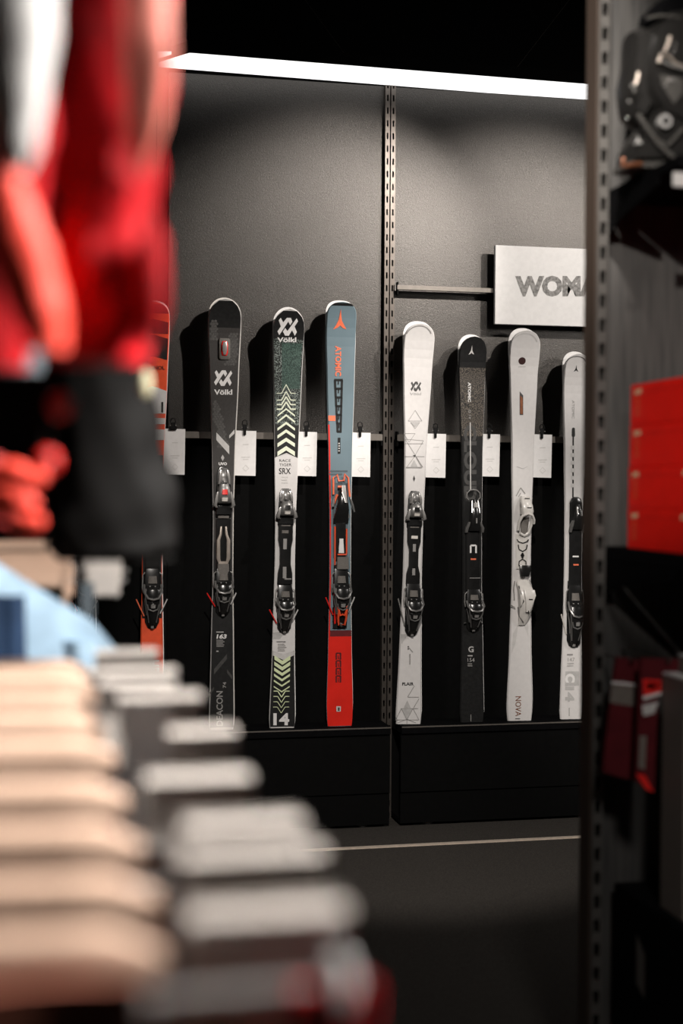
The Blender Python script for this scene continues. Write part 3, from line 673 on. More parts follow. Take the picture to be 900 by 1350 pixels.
polys(s.fn(), [[(690, 822), (696, 840), (696, 822)], [(674, 862), (676, 835), (683, 822), (679, 848)]], M['palegrey'], s.ski, 'shade_print')
tp = s.loft([(654, .6, 1.6, 0, 1.6), (659, .6, 2.2, 0, 3.2), (667, .8, 2.5, 0, 4.4), (674, 1.0, 2.6, 0, 4.6), (678, 1.0, 2.4, 0, 4.2)], 'toe_piece', M['bwhite'], s.root)
s.tubes([[(-2.4, 699, 1.6), (-2.2, 688, 2.6), (-1.2, 680, 3.8), (.8, 677, 4.6), (2.6, 679, 4.4), (3.6, 685, 3.6), (3.8, 690, 2.8)], [(3.0, 684, 3.0), (3.0, 692, 2.2), (2.2, 702, 1.6), (.4, 706, 1.4), (-1.4, 703, 1.4)]], .0060, 'toe_hoop', M['bwhite'], tp)
s.loft([(682, .7, 1.8, .8, 1.6), (703, .3, 1.4, .8, 1.6)], 'antifriction_pad', M['taupe'], tp, k=8)
s.tubes([[(-1.5, 662, 2.2), (-1.6, 668, 3), (-1.0, 674, 3.6)], [(-.2, 657, 3.2), (1.8, 657, 3.2)], [(.4, 669, 4.7), (2.2, 669, 4.7)]], .0016, 'toe_marking', M['bplastic'], tp)
pl = s.loft([(704, -.2, 2.5, 0, .7), (750, -.2, 2.3, 0, .7)], 'binding_plate', M['bwhite'], s.root, k=8)
s.tubes([[(-2.4, 711, .9), (-1.8, 714, .9), (0, 716, .9), (1.8, 714, .9), (2.4, 711, .9)], [(-1.9, 718, .9), (-1.5, 724, .9), (0, 727, .9), (1.5, 724, .9), (1.9, 718, .9)], [(-1.5, 746, .9), (-1.4, 740, .9), (0, 737, .9), (1.4, 740, .9), (1.5, 744, .9)]], .0022, 'plate_marking', M['bplastic'], pl)
s.loft([(728.5, 0, .25, .5, 1.1), (732, 0, .85, .5, 1.1), (736, 0, .25, .5, 1.1)], 'plate_marking', M['bplastic'], pl, k=8)
s.loft([(745, .9, 2.4, .6, 2.4), (750, .9, 2.5, .6, 2.8), (760, .6, 1.7, .6, 2.6)], 'heel_pad', M['bplastic'], s.root)
hp = s.loft([(764, 0, 2.2, .5, 1.6), (768, 0, 2.9, .5, 2.6), (776, .6, 3.0, .5, 4.6), (786, .9, 3.2, .5, 5.6), (796, .9, 2.9, .5, 5.2), (808, .6, 2.5, .5, 3.6), (818, .3, 2.0, .5, 2.0), (824, 0, 1.4, .3, 1.0)], 'heel_piece', M['bwhite'], s.root)
s.loft([(777, 1.4, 2.3, 4.4, 5.8), (784, 1.6, 2.4, 5.2, 6.6), (794, 1.4, 1.6, 4.8, 6.4), (806, 1.2, .9, 3.6, 5.0)], 'release_lever', M['bwhite'], hp)
s.tubes([[(.8, 789, 6.7), (2.4, 789, 6.7)], [(1.2, 804, 5.2), (1.3, 808, 5.0)]], .0022, 'lever_marking', M['bplastic'], hp)
s.tubes([[(-2.2, 772, 3.2), (-1.6, 782, 4.6), (-.8, 792, 5.2), (-1.6, 800, 4)], [(-2.2, 800, 2.4), (-1.6, 812, 2.4), (.2, 820, 2.0)]], .0026, 'heel_marking', M['bgrey'], hp)
s.tubes([[(-3.2, 766, 1.0), (-3.6, 775, 1.0), (-3.3, 790, 1.0)], [(3.0, 764, 1.2), (3.7, 772, 1.4), (3.6, 780, 1.4)], [(-5.0, 797, 1.2), (-3.0, 801, 1.2)]], .0022, 'brake_arm', M['chrome'], hp)

# 8 white ski at far right
s = newski((750, 947), (757, 468.5), [(940, 29.5), (900, 28), (820, 24), (740, 23), (680, 24), (600, 28), (530, 33), (500, 34.5), (485, 34.5)], M['white'],
           'white skis with small black star logo and grey C14 tail, closest to the shelf upright', p=2.2, rt_len=.06, rear=M['offwhite'], rearoff=(.0035, .016))
arc_print(s, 756, 484, 15, 13, .9, M['darkgrey'], 190, 330)
atomic(s, 754, 481.5, 760.5, 490.5, M['skiblack'])
text(s.fn(), 'ATOMIC', 753.5, 528, 757, 552, M['midgrey'], s.ski, rot='cw', bold=0)
polys(s.fn(), [[(755.5 + 2.2 * math.cos(R(a)), (566 if math.sin(R(a)) < 0 else 574) + 2.2 * math.sin(R(a))) for a in range(0, 360, 30)]] , M['skiblack'], s.ski, 'line_end')
polys(s.fn(), stroke([(755.3, 576), (754.8, 656)], 1.9), M['skiblack'], s.ski, 'centre_line')
lines(s, 752, 585, 758, 645, 6, M['palegrey'])
s.zone(885, 904, M['lightgrey'], inset=.006, xf=(-.75, .75))
text(s.fn(), 'C', 744.5, 888, 757.5, 900, M['offwhite'], s.ski, rot='cw', bold=.06)
text(s.fn(), '14', 744.5, 905, 756.5, 925, M['lightgrey'], s.ski, rot='cw', bold=.05)
lines(s, 747, 861, 757, 865, 1, M['midgrey']); text(s.fn(), '147', 748, 867, 757, 872, M['midgrey'], s.ski, bold=0); lines(s, 747, 873, 757, 879, 2, M['lightgrey'])
polys(s.fn(), stroke([(749.8, 933), (749.8, 944)], 1), M['midgrey'], s.ski, 'centre_line')
pl = s.loft([(655, .4, .8, 0, 1.0), (657, .4, 2.0, 0, 1.2), (663, .4, 2.7, 0, 1.2), (700, .4, 2.7, 0, 1.2), (790, .5, 2.8, 0, 1.2), (848, .5, 2.7, 0, 1.2), (853, .5, 1.5, 0, .9)], 'binding_plate', M['bplastic'], s.root)
tp = s.loft([(665, .8, 1.2, .8, 3.0), (675, .9, 1.7, .8, 4.2), (688, .9, 2.2, .8, 4.2), (698, .6, 2.6, .8, 2.4)], 'toe_piece', M['bplastic'], s.root)
for sg in (-1, 1): s.loft([(686, .6 + sg * 1.8, .5, 1.4, 3.4), (694, .6 + sg * 2.7, .7, 1.2, 3.2), (702, .6 + sg * 2.9, .6, 1.0, 2.2)], 'wing', M['bgrey'], tp)
s.loft([(668, -.1, .35, 2.6, 3.4), (678, -.1, .45, 3.6, 4.3)], 'badge', M['chrome'], tp, k=8)
s.loft([(672, 1.4, .5, 3.2, 4.0), (680, 1.5, .5, 3.8, 4.4)], 'badge', M['bgrey'], tp, k=8)
polys(s.fn(s.T + .0125), stroke([(753, 733.5), (761, 733.5)], 2), M['offwhite'], pl, 'plate_mark')
polys(s.fn(s.T + .0125), stroke([(754, 744.5), (761, 744.5)], 2), M['redlogo'], pl, 'plate_mark')
heel(s, 770, 852, M['bplastic'], M['bgrey'], bk=.48, tips=M['warmwhite'], spread=(5.6, 3.6), )

# 1 orange ski at left behind the jackets
s = newski((199, 960), (201, 401), [(950, 33), (860, 30), (760, 26.5), (690, 26.5), (600, 30), (500, 38), (440, 43), (420, 43)], M['orange'],
           'orange skis with white and black bands, half hidden behind the hanging jackets', p=2.4, rt_len=.06, rear=M['offwhite'], rearoff=(.0035, .015))
s.zone(402, 414, M['maroon'], inset=.002); s.zone(425, 440, M['skiblack'], inset=.004, v0=4); s.zone(446, 474, M['skiblack'], inset=.004, v0=5, v1=4)
text(s.fn(), 'ROSSIGNOL', 180, 482.5, 217, 487.5, M['skiblack'], s.ski, bold=.02)
s.zone(515, 545, M['white'], inset=.001, v0=6); s.zone(551, 559, M['white'], inset=.001); s.zone(566, 580, M['white'], inset=.001)
polys(s.fn(), [[(212.5, 530), (215, 530), (215, 544), (212.5, 544)]], M['skiblack'], s.ski, 'mark')
s.zone(600, 815, M['skiblack'], inset=.003)
text(s.fn(), 'HERO', 194, 870, 210, 905, M['white'], s.ski, rot='cw', bold=.03)
toe(s, 622, 680, M['bplastic'], M['bgrey'])
s.loft([(684, 0, 2.9, 0, 1.2), (760, 0, 2.9, 0, 1.2)], 'binding_plate', M['bplastic'], s.root)
hp = heel(s, 748, 828, M['bplastic'], M['bgrey'], bk=.52, tips=M['redlogo'], spread=(6.0, 5.6))
s.loft([(787, 0, .8, 5.0, 5.6), (797, 0, .7, 4.2, 4.8)], 'release_mark', M['redplast'], hp, k=8)
# 0 dark ski further left
s = newski((112, 963), (112, 420), [(950, 32), (760, 26), (690, 26), (600, 29), (440, 42)], M['skiblack'],
           'black skis glimpsed between the black jacket and the far hangers', p=2.3, rt_len=.06, rear=M['offwhite'])
s.zone(421, 960, M['lightgrey'], inset=.0005, xf=(-1, -.94), name='edge_stripe')
toe(s, 622, 680, M['bplastic'], M['bgrey']); heel(s, 745, 820, M['bplastic'], M['bgrey'])
s.loft([(694, 0, 2.9, 1.0, 1.8), (697, 0, 2.9, 1.0, 1.8)], 'plate_edge', M['bgrey'], s.root, k=8)

# price cards clipped to the rail
cards = [(217, 244, 565, 626, 'beside the orange skis'), (310, 337.5, 567.5, 627.5, 'between the charcoal skis and the chevron skis'), (392, 417.5, 569, 628, 'between the chevron skis and the blue-grey skis'),
         (463, 488, 570, 629, 'right of the blue-grey skis, beside the twin posts'), (562, 587.5, 571.5, 630, 'between the triangle skis and the black skis'),
         (632.5, 658.5, 572, 628.5, 'between the black skis and the skis with white bindings'), (703, 727, 572.5, 630, 'right of the skis with white bindings'), (764, 772.5, 573, 629.5, 'half hidden at the right edge of the last skis')]
for i, (x0, x1, y0, y1, w) in enumerate(cards):
    YC = YR0 - .005
    a = onY(x0, y0, YC); b = onY(x1, y1, YC); hook = (i == 0)
    if i == 7: a = onY(750, y0, YC)
    th = thing('price_card', ((a.x + b.x) / 2, YC, b.z), 'white price card %s' % w, 'price card', 'price cards on the rail')
    k = -.0022 if i != 3 else -.001
    c = [Vector((a.x, YC, a.z)), Vector((b.x, YC, a.z - .001)), Vector((b.x + k, YC, b.z)), Vector((a.x + k, YC, b.z + .0015))]
    MB().loops([c, [q + Vector((0, .001, 0)) for q in c]]).build('card', M['offwhite'], th)
    f = lambda x, y: onY(x, y, YC - .0006)
    cx = (x0 + x1) / 2 if i != 7 else 760
    q = []
    for yy, ww in ((.30, .32), (.58, .5), (.63, .3)):
        y = y0 + (y1 - y0) * yy; q.append([(cx - 12 * ww, y), (cx + 12 * ww, y), (cx + 12 * ww, y + .9), (cx - 12 * ww, y + .9)])
    yy = y0 + (y1 - y0) * .83
    q += stroke([(cx - 4, yy), (cx, yy - 4), (cx + 4, yy), (cx, yy + 4), (cx - 4, yy)], .6)
    polys(f, q, M['palegrey'], th, 'printed_text')
    ccx = (a.x + b.x) / 2 - .005 if not hook else (a.x + b.x) / 2 - .008
    wd = .011 if not hook else .028
    cl = MB().box(ccx - wd / 2, YC - .007, a.z - (.018 if not hook else .006), ccx + wd / 2, YC - .001, a.z + .010, .002).build('clip', M['bplastic'], th)
    MB().box(ccx - .009, YC - .006, a.z + .004, ccx + .009, YC - .001, a.z + .024, .002).tube([(ccx - .010, YC - .004, a.z + .022), (ccx - .008, YC - .004, a.z + .036), (ccx, YC - .004, a.z + .040), (ccx + .008, YC - .004, a.z + .036), (ccx + .010, YC - .004, a.z + .022)], .002, 6).build('clip_loop', M['bplastic'], cl)
    MB().ball((ccx - .011, YC - .006, a.z + .012), .0022, 5).ball((ccx + .011, YC - .006, a.z + .012), .0022, 5).build('clip_rivet', M['chrome'], cl)

# ------------------------------------------------------------------ right shelf unit
GX, GY = 1.132, 2.77
GXR = 2.05
slotted_post(GX + .005, GX + .028, GY, GY + .055, 0, 2.45, M['gpost'], 'slotted grey steel upright at the left of the near shelf unit', name='shelf_upright', slot=.027, sw=.55)
tag(bx('side_trim', mat('trim_brown', (.06, .042, .032), .5), GX, GY + .002, 0, GX + .0032, GY + .060, 2.45, bev=0), 'narrow brownish edge strip along the shelf upright', 'trim')
tag(bx('shelf_back_panel', M['woodpanel'], GX + .031, GY + .045, .02, GXR, GY + .06, 2.5, bev=0), 'grey wood-grain back panel of the near shelf unit', 'panel')
def shelf(z, y0, y1, label, th=.022, brz=.09):
    t = thing('shelf', ((GX + GXR) / 2, y1, z), label, 'shelf')
    MB().box(GX + .036, y0, z - th, GXR, y1, z, .002).build('shelf_board', M['blacksoft'], t)
    bm_ = MB()
    pr = [(y1 + .0, z - th), (y0 + .08, z - th), (y0 + .08, z - th - .018), (y1 - .08, z - th - brz * .6), (y1, z - th - brz)]
    bm_.loops([[Vector((GX + .031, a, b)) for a, b in pr], [Vector((GX + .035, a, b)) for a, b in pr]])
    bm_.build('bracket', M['blacksoft'], t)
    return t
ZB = onY(818, 226, 2.62).z; ZC = 1.205
sh = shelf(ZB, 2.46, GY + .044, 'upper black shelf carrying the ski boot')
shelf(ZC, 2.38, GY + .044, 'middle black shelf carrying the red boxes', th=.03)
shelf(.13, 2.35, GY + .044, 'bottom black shelf carrying the black cartons', th=.04, brz=.03)
yy = 2.459
pa = onY(886, 227, yy); pb = onY(886, 246, yy)
MB().box(pa.x, yy - .004, pb.z, pa.x + .09, yy, pa.z, .001).build('label_holder', M['palegrey'], sh)
# red boxes
X0 = 1.178
bxs = [(0, 2.388, 'bottom red box of the stack on the middle shelf'), (1, 2.382, 'second red box from the bottom of the shelf stack'), (2, 2.368, 'third red box from the bottom, darker panels and print'), (3, 2.362, 'topmost red box of the stack on the middle shelf')]
hb = .0822
for i, y0, lab in bxs:
    z0 = ZC + i * (hb + .0006) + .0003; dx = (0, .001, .003, .004)[i]
    t = thing('carton_box', (X0 + .15, 2.55, z0), lab, 'box', 'red cartons stacked on the middle shelf')
    MB().box(X0 + dx, y0 + .001, z0, X0 + .32, 2.70, z0 + hb, .0012).build('box_body', M['box'], t)
    MB().box(X0 + dx + .001, y0, z0 + .001, X0 + .319, y0 + .0009, z0 + hb - .001, 0).build('box_end', M['boxorange'], t)
    MB().box(X0 + dx - .0004, y0 + .002, z0 + hb - .018, X0 + .01, 2.699, z0 + hb - .0175, 0).build('lid_seam', M['maroon'], t)
    xs = X0 + dx - .0006
    def fb(u, v): return Vector((xs, 2.695 - u * (2.695 - y0), z0 + hb * (1 - v)))
    q = [[(.05, .14), (.15, .12), (.15, .24), (.05, .26)], [(.78, .12), (.95, .07), (.95, .18), (.78, .23)]]
    q += [[(.06, .35 + k * .12), (.13, .35 + k * .12), (.13, .40 + k * .12), (.06, .40 + k * .12)] for k in range(4)]
    q += [[(.84, .48 + k * .14), (.92, .47 + k * .14), (.92, .54 + k * .14), (.84, .55 + k * .14)] for k in range(2)]
    polys(fb, q[:2], M['boxprint'], t, 'printed_logo'); polys(fb, q[2:], M['orange'], t, 'small_print')
    if i < 2: MB().box(X0 + .016, y0 - .001, z0 + .012, X0 + .12, y0 - .0003, z0 + hb - .012).build('white_label', M['offwhite'], t)
# ski boot
def boot():
    Y = 2.63; by = Y
    P = lambda x, y: onY(x, y, Y)
    t = thing('ski_boot', (P(868, 226).x, Y, ZB), 'black ski boot with metal buckles and round grey pivot on the upper shelf', 'boot')
    # side profile in pixels: lower shell (toe left), cuff on top
    def extr(prof, hw, name, m, par, dy=0, taper=.72, flat=0):
        # rounded extrusion of a side outline: rings across Y, shrinking towards both faces
        cx = sum(p[0] for p in prof) / len(prof); cy = sum(p[1] for p in prof) / len(prof); rings = []
        for k in range(-4, 5):
            a = k / 4; sc = 1 - (1 - taper) * abs(a) ** 2.6
            rings.append([P(cx + (x - cx) * sc, cy + (y - cy) * sc) + Vector((0, dy + a * hw, 0)) for x, y in prof])
        rr = MB().loops(rings)
        for v in rr.v: v.z = max(v.z, ZB + flat)
        return rr.build(name, m, par, smooth=True)
    lower = [(818, 222), (819, 205), (826, 190), (838, 176), (848, 158), (856, 138), (880, 128), (925, 130), (962, 150), (972, 185), (975, 222)]
    extr(lower, .055, 'lower_shell', M['bootblack'], t, taper=.86)
    cuff = [(853, 160), (838, 130), (836, 100), (842, 70), (850, 42), (865, 22), (905, 14), (945, 20), (960, 60), (965, 110), (955, 150), (920, 172), (885, 178)]
    cf = extr(cuff, .062, 'cuff', M['bootblack'], t, taper=.88)
    tongue = [(818, 118), (826, 84), (828, 44), (838, 38), (852, 42), (858, 90), (852, 150), (838, 172), (824, 160)]
    extr(tongue, .042, 'tongue', M['bootblack'], t, taper=.8)
    liner = [(848, 34), (850, 18), (862, 6), (880, 0), (925, 0), (948, 10), (950, 40), (900, 50), (860, 44)]
    ln = extr(liner, .052, 'liner', M['blacksoft'], t, taper=.85)
    sole = [(817, 226), (817, 218), (845, 219), (900, 219), (978, 219), (978, 226)]
    sl = extr(sole, .040, 'sole', M['bootgrey'], t, taper=.98)
    Yf = Y - .066
    Q = lambda x, y, n=0: onY(x, y, Yf - n)
    # pivot
    c = Q(876, 160)
    pv = MB().cyl(c + Vector((0, .012, 0)), c - Vector((0, .004, 0)), .0135, 24).build('pivot', M['lightgrey'], t, smooth=True)
    MB().cyl(c + Vector((0, .0, 0)), c - Vector((0, .006, 0)), .0068, 18).build('pivot_bolt', M['bootblack'], pv, smooth=True)
    # shell ridges
    MB().tube([Q(x, y) for x, y in ((840, 150), (852, 168), (868, 190), (888, 208))], .005, 8).tube([Q(x, y) for x, y in ((868, 186), (880, 192), (900, 170))], .004, 8).build('shell_ridge', M['bootgrey'], t, smooth=True)
    pn = [(870, 98), (900, 104), (900, 122), (888, 138), (872, 112)]
    MB().loops([[Q(x, y, -.006) for x, y in pn], [Q(x, y, .001) for x, y in pn]]).build('cuff_plate', M['bootgrey'], t)
    MB().tube([Q(852 + i * 5, 24 - 3.2 * math.sin(i / 9 * 3.1), -.004) for i in range(10)], .0028, 8).build('liner_piping', M['bootgrey'], ln, smooth=True)
    # buckles
    def buckle(pts, m, r=.0034):
        b = MB().tube([Q(x, y, .006) for x, y in pts], r, 8).build('buckle', m, t, smooth=True); return b
    b1 = buckle([(868, 82), (871, 72), (880, 74), (890, 84), (902, 88), (912, 92)], M['champagne'], .0038)
    MB().tube([Q(x, y, .008) for x, y in ((872, 80), (884, 86), (905, 92))], .003, 8).build('buckle_ladder', M['chrome'], b1, smooth=True)
    MB().tube([Q(x, y, .006) for x, y in ((883, 48), (880, 58), (876, 68))], .003, 8).build('buckle_wire', M['champagne'], b1, smooth=True)
    mbb = MB()
    for x, y in ((890, 58), (889, 65), (886, 71)): mbb.ball(Q(x, y, .006), .0022, 6)
    mbb.build('rivet', M['chrome'], b1, smooth=True)
    b2 = buckle([(841, 96), (840, 106), (836, 112)], M['champagne'], .003)
    mbb = MB()
    for x, y in ((832, 113), (836, 120), (829, 134), (826, 156)): mbb.ball(onY(x, y, Y - .052), .0030, 6)
    mbb.build('rivet', M['chrome'], b2, smooth=True)
    mbb = MB().ball(Q(876.5, 113, .003), .0032, 6).build('cuff_rivet', M['chrome'], t, smooth=True)
    MB().box(Q(881, 101, .003).x, Yf - .004, Q(881, 108).z, Q(889, 101).x, Yf - .0, Q(881, 103).z, .0005).build('cuff_mark', M['chrome'], t)
    # star mark on the shell
    polys(lambda x, y: onY(x, y, Y - .0565), [[(841, 178), (842.5, 184), (847, 190), (841, 188), (835, 191), (839.5, 184)]], M['palegrey'], t, 'logo')
    MB().tube([onY(x, y, Y - .05) for x, y in ((821, 208), (820, 219), (832, 217), (846, 216))], .0042, 8).build('toe_binding_edge', M['copper'], t, smooth=True)
boot()
# hanging packaged goods under the middle shelf
for px_, py_, Y_, w_ in ((828, 872, 2.665, 'left'), (876, 872, 2.605, 'right')):
    h_ = onY(px_, py_, Y_)
    tag(MB().tube([(h_.x, GY + .045, h_.z), (h_.x, Y_ + .002, h_.z), (h_.x, Y_ - .02, h_.z + .002), (h_.x, Y_ - .028, h_.z + .012)], .0025, 8).build('display_hook', M['post'], smooth=True), 'thin steel display hook through the %s red packet' % w_, 'hook')
def flatpack(name, pts, y, d, m, label, cat, group=None, strips=()):
    a = [onY(x, yy_, y) for x, yy_ in pts]
    t = thing(name, (sum(v.x for v in a) / len(a), y, min(v.z for v in a)), label, cat, group)
    MB().loops([a, [v + Vector((0, d, 0)) for v in a]]).build('packet_body', m, t)
    for s_, mm, nm in strips: polys(lambda x, yy_: onY(x, yy_, y - .0008), s_, mm, t, nm)
    return t
flatpack('sock_packet', [(813, 866), (846, 871), (836, 1030), (795, 1018), (803, 940)], 2.66, .012, M['marooncloth'], 'dark red packet hanging leftmost under the middle shelf', 'packet', None,
         [([[(807, 902), (842, 906), (840, 932), (803, 926)]], M['taupecard'], 'pale_band'), ([[(806, 898), (842, 902), (842, 905), (806, 901)]], M['offwhite'], 'card_edge')])
flatpack('sock_packet', [(845, 868), (905, 870), (905, 895), (868, 900), (862, 1045), (838, 1030)], 2.60, .012, M['marooncloth'], 'dark red packet with a bright red and yellow header card', 'packet', None,
         [([[(847, 895), (871, 897), (871, 912), (848, 918)]], M['redplast'], 'header_card'), ([[(852, 904), (857, 898), (860, 903), (868, 899), (866, 907), (854, 909)]], M['yellow'], 'logo'), ([[(847, 918), (871, 912), (871, 916), (848, 923)]], M['offwhite'], 'card_edge'),
          ([[(846, 930), (868, 925), (862, 940), (848, 944)]], M['palegrey'], 'pale_window'), ([[(843, 970), (852, 970), (850, 1015), (841, 1012)]], M['taupecard'], 'pale_band'), ([[(838, 1020), (850, 1022), (862, 1045), (850, 1040)]], M['redplast'], 'red_tip')])
# tall cartons on black boxes
ZK = .50
def tall(x0, w, y0, y1, z1, m, mf, label, lean=0):
    t = thing('tall_carton', (x0 + w / 2, (y0 + y1) / 2, ZK), label, 'box')
    mb = MB().box(x0, y0 + .001, ZK, x0 + w, y1, z1 - .004, .001); mb.build('carton_body', m, t)
    MB().box(x0 + .001, y0, ZK + .001, x0 + w - .001, y0 + .0009, z1 - .012).build('carton_front', mf, t)
    MB().box(x0, y0, z1 - .0038, x0 + w, y1, z1, .001).build('white_lid', M['offwhite'], t)
    return t
xk = onY(866, 1000, 2.62).x
tall(xk, .028, 2.50, 2.60, .965, M['taupecard'], M['taupecard'], 'tall narrow taupe carton with white top, left of the pair')
tall(xk + .034, .16, 2.44, 2.60, 1.0, M['taupecard'], M['teal'], 'tall carton with teal front face standing right of the taupe one')
for i, (x0, y0, z0, z1, lab) in enumerate(((1.19, 2.42, .1303, .4995, 'large black carton with small pale print under the tall cartons'),)):
    t = thing('black_carton', (x0 + .3, 2.6, z0), lab, 'box')
    MB().box(x0, y0, z0, GXR - .05, 2.78, z1, .002).build('carton_body', M['blacksoft'], t)
    MB().box(x0 - .001, y0 + .002, z1 - .05, GXR - .05, y0 + .004, z1 - .049).build('lid_seam', M['black'], t)
    f = lambda x, y: onX(x, y, x0 - .0012)
    polys(lambda u, v: Vector((x0 - .0012, y0 + u, z1 - v)), [[(.20, .10), (.24, .07), (.24, .17), (.20, .19)]], M['taupe'], t, 'side_label')
    polys(lambda u, v: Vector((x0 + u, y0 - .0006, z1 - v)), [[(.03, .10), (.06, .13), (.07, .22), (.03, .20)]], M['taupe'], t, 'front_label')

# ------------------------------------------------------------------ foreground clothes rack, rail along Y
RX = -.15; ZH = 1.109        # rail x; top of the hanger bars
rack = thing('clothes_rack', (RX, 1.4, 0), 'black steel clothes rack left of the camera carrying wooden hangers', 'rack')
MB().tube([(RX, .45, 1.20), (RX, 1.925, 1.20)], .014, 14).build('hang_rail', M['black'], rack, smooth=True)
MB().box(RX - .012, 1.925, 1.18, RX + .012, 1.95, 1.32, .002).build('riser', M['black'], rack)
MB().tube([(RX - .02, .45, 2.02), (RX - .02, 2.75, 2.02)], .014, 14).build('upper_rail', M['black'], rack, smooth=True)
for y in (.46, 2.74):
    MB().box(RX - .035, y, .03, RX + .015, y + .03, 2.05, .003).build('rack_post', M['black'], rack)
    MB().box(RX - .28, y - .005, 0, RX + .24, y + .035, .03, .003).build('foot', M['black'], rack)

def hanger_obj(y, dx, dz, label):
    t = thing('trouser_hanger', (RX + dx, y, ZH - .055 + dz), label, 'hanger', 'wooden clip hangers on the near rack')
    x0, x1 = RX - .20 + dx, .066 + dx
    rings = []
    for i in range(17):                                # gently bowed wooden bar, rounded ends
        k = i / 16; x = x0 + (x1 - x0) * k; e = min(1, min(k, 1 - k) * 16 + .45) ; zc = ZH - .019 + dz - .004 * (abs(k - .5) * 2) ** 2
        rings.append([Vector((x, y + .008 * e * math.copysign(abs(math.cos(a)) ** .5, math.cos(a)), zc + .019 * e * math.copysign(abs(math.sin(a)) ** .6, math.sin(a)))) for a in [2 * math.pi * q / 14 for q in range(14)]])
    MB().loops(rings).build('wooden_bar', M['wood'], t, smooth=True)
    hk = [(RX + dx, y, ZH - .002 + dz), (RX + dx, y, 1.172)] + [(RX + dx * .3 + .0195 * math.sin(a), y, 1.2 - .0195 * math.cos(a)) for a in [R(q) for q in range(-20, 215, 25)]]
    MB().tube(hk, .0022, 8).build('hook', M['chrome'], t, smooth=True)
    MB().tube([(x0 - .05, y, ZH - .046 + dz), (x1 + .085, y, ZH - .046 + dz)], .003, 8).tube([(x1 - .03, y, ZH - .03 + dz), (x1 - .03, y, ZH - .046 + dz)], .003, 8).build('clip_rod', M['chrome'], t, smooth=True)
    for cx in (x0 - .03, x1 + .056 + random.uniform(-.016, .012)):
        c = MB(); dz = dz + random.uniform(-.006, .008)
        for sgn in (-1, 1):
            pr = [(0, .0), (.004 * sgn, .0), (.015 * sgn, .030), (.010 * sgn, .033), (.003 * sgn, .004), (.007 * sgn, -.036), (.002 * sgn, -.038)]
            c.loops([[Vector((cx - .040, y + a, ZH - .030 + dz + b)) for a, b in pr], [Vector((cx + .040, y + a, ZH - .030 + dz + b)) for a, b in pr]])
        c.cyl((cx - .036, y, ZH - .030 + dz), (cx + .036, y, ZH - .030 + dz), .0045, 10)
        c.build('clip', M['champagne2'], t, smooth=True)
    return t
M['champagne2'] = mat('clip_metal', (.60, .555, .515), .38, .1, .5, noise_amt=.05)

def drape(name, x0, x1, y, z1, z0, m, label, cat, th=.006, amp=.006, seed=0, extra=None, group=None, sub='cloth'):
    t = thing(name, ((x0 + x1) / 2, y, z0), label, cat, group)
    nx, nz = 26, 16; V = []; Fc = []
    def pt(i, j, side):
        u = i / nx; v = j / nz
        x = x0 + (x1 - x0) * u; z = z1 + (z0 - z1) * v
        wv = amp * (.3 + v) * math.sin(u * 19 + seed * 1.7 + .8 * math.sin(v * 3 + seed)) + amp * .5 * math.sin(u * 41 + seed)
        e = (1 - (2 * u - 1) ** 8)
        return Vector((x + .012 * v * math.sin(seed + 2), y + wv + side * th * (.35 + .65 * e) * (.6 + .4 * v), z))
    for side in (-1, 1):
        for j in range(nz + 1):
            for i in range(nx + 1): V.append(pt(i, j, side))
    n = (nx + 1) * (nz + 1); g = lambda i, j, s_: s_ * n + j * (nx + 1) + i
    for s_ in (0, 1):
        for j in range(nz):
            for i in range(nx): Fc.append((g(i, j, s_), g(i + 1, j, s_), g(i + 1, j + 1, s_), g(i, j + 1, s_)))
    for i in range(nx): Fc.append((g(i, 0, 0), g(i + 1, 0, 0), g(i + 1, 0, 1), g(i, 0, 1))); Fc.append((g(i, nz, 0), g(i + 1, nz, 0), g(i + 1, nz, 1), g(i, nz, 1)))
    for j in range(nz): Fc.append((g(0, j, 0), g(0, j + 1, 0), g(0, j + 1, 1), g(0, j, 1))); Fc.append((g(nx, j, 0), g(nx, j + 1, 0), g(nx, j + 1, 1), g(nx, j, 1)))
    link(sub, V, Fc, m, t, smooth=True)
    return t
ordn = ['nearest', 'second nearest', 'third nearest', 'fourth nearest', 'fifth nearest', 'sixth nearest', 'seventh nearest', 'eighth nearest', 'ninth nearest', 'tenth nearest', 'eleventh nearest', 'twelfth nearest', 'thirteenth nearest', 'fourteenth nearest']
cloths = ['plumcloth', 'marooncloth', 'pinkcloth', 'plumcloth', 'marooncloth', 'plumcloth', 'plumcloth', 'greycloth', 'marooncloth', 'plumcloth', 'plumcloth', 'marooncloth', 'plumcloth', 'plumcloth']
cname = dict(pinkcloth='dusty pink', plumcloth='dark plum', marooncloth='maroon', greycloth='grey')
hy = [.715, .82, .945, 1.09, 1.25, 1.39, 1.52, 1.65, 1.76, 1.85]
for i, y in enumerate(hy):
    dx = random.uniform(-.008, .008); dz = random.uniform(-.003, .003)
    hanger_obj(y, dx, dz, 'wooden clip hanger with metal clips, %s to the camera on the near rack' % ordn[i])
    zt = ZH - .056 + dz
    cc = cloths[i]
    drape('trousers', RX - .235 + dx, .158 + dx, y, zt, .28, M[cc], '%s trousers clipped to the hanger %s to the camera' % (cname[cc], ordn[i]), 'trousers', seed=i, amp=.005, th=.007)
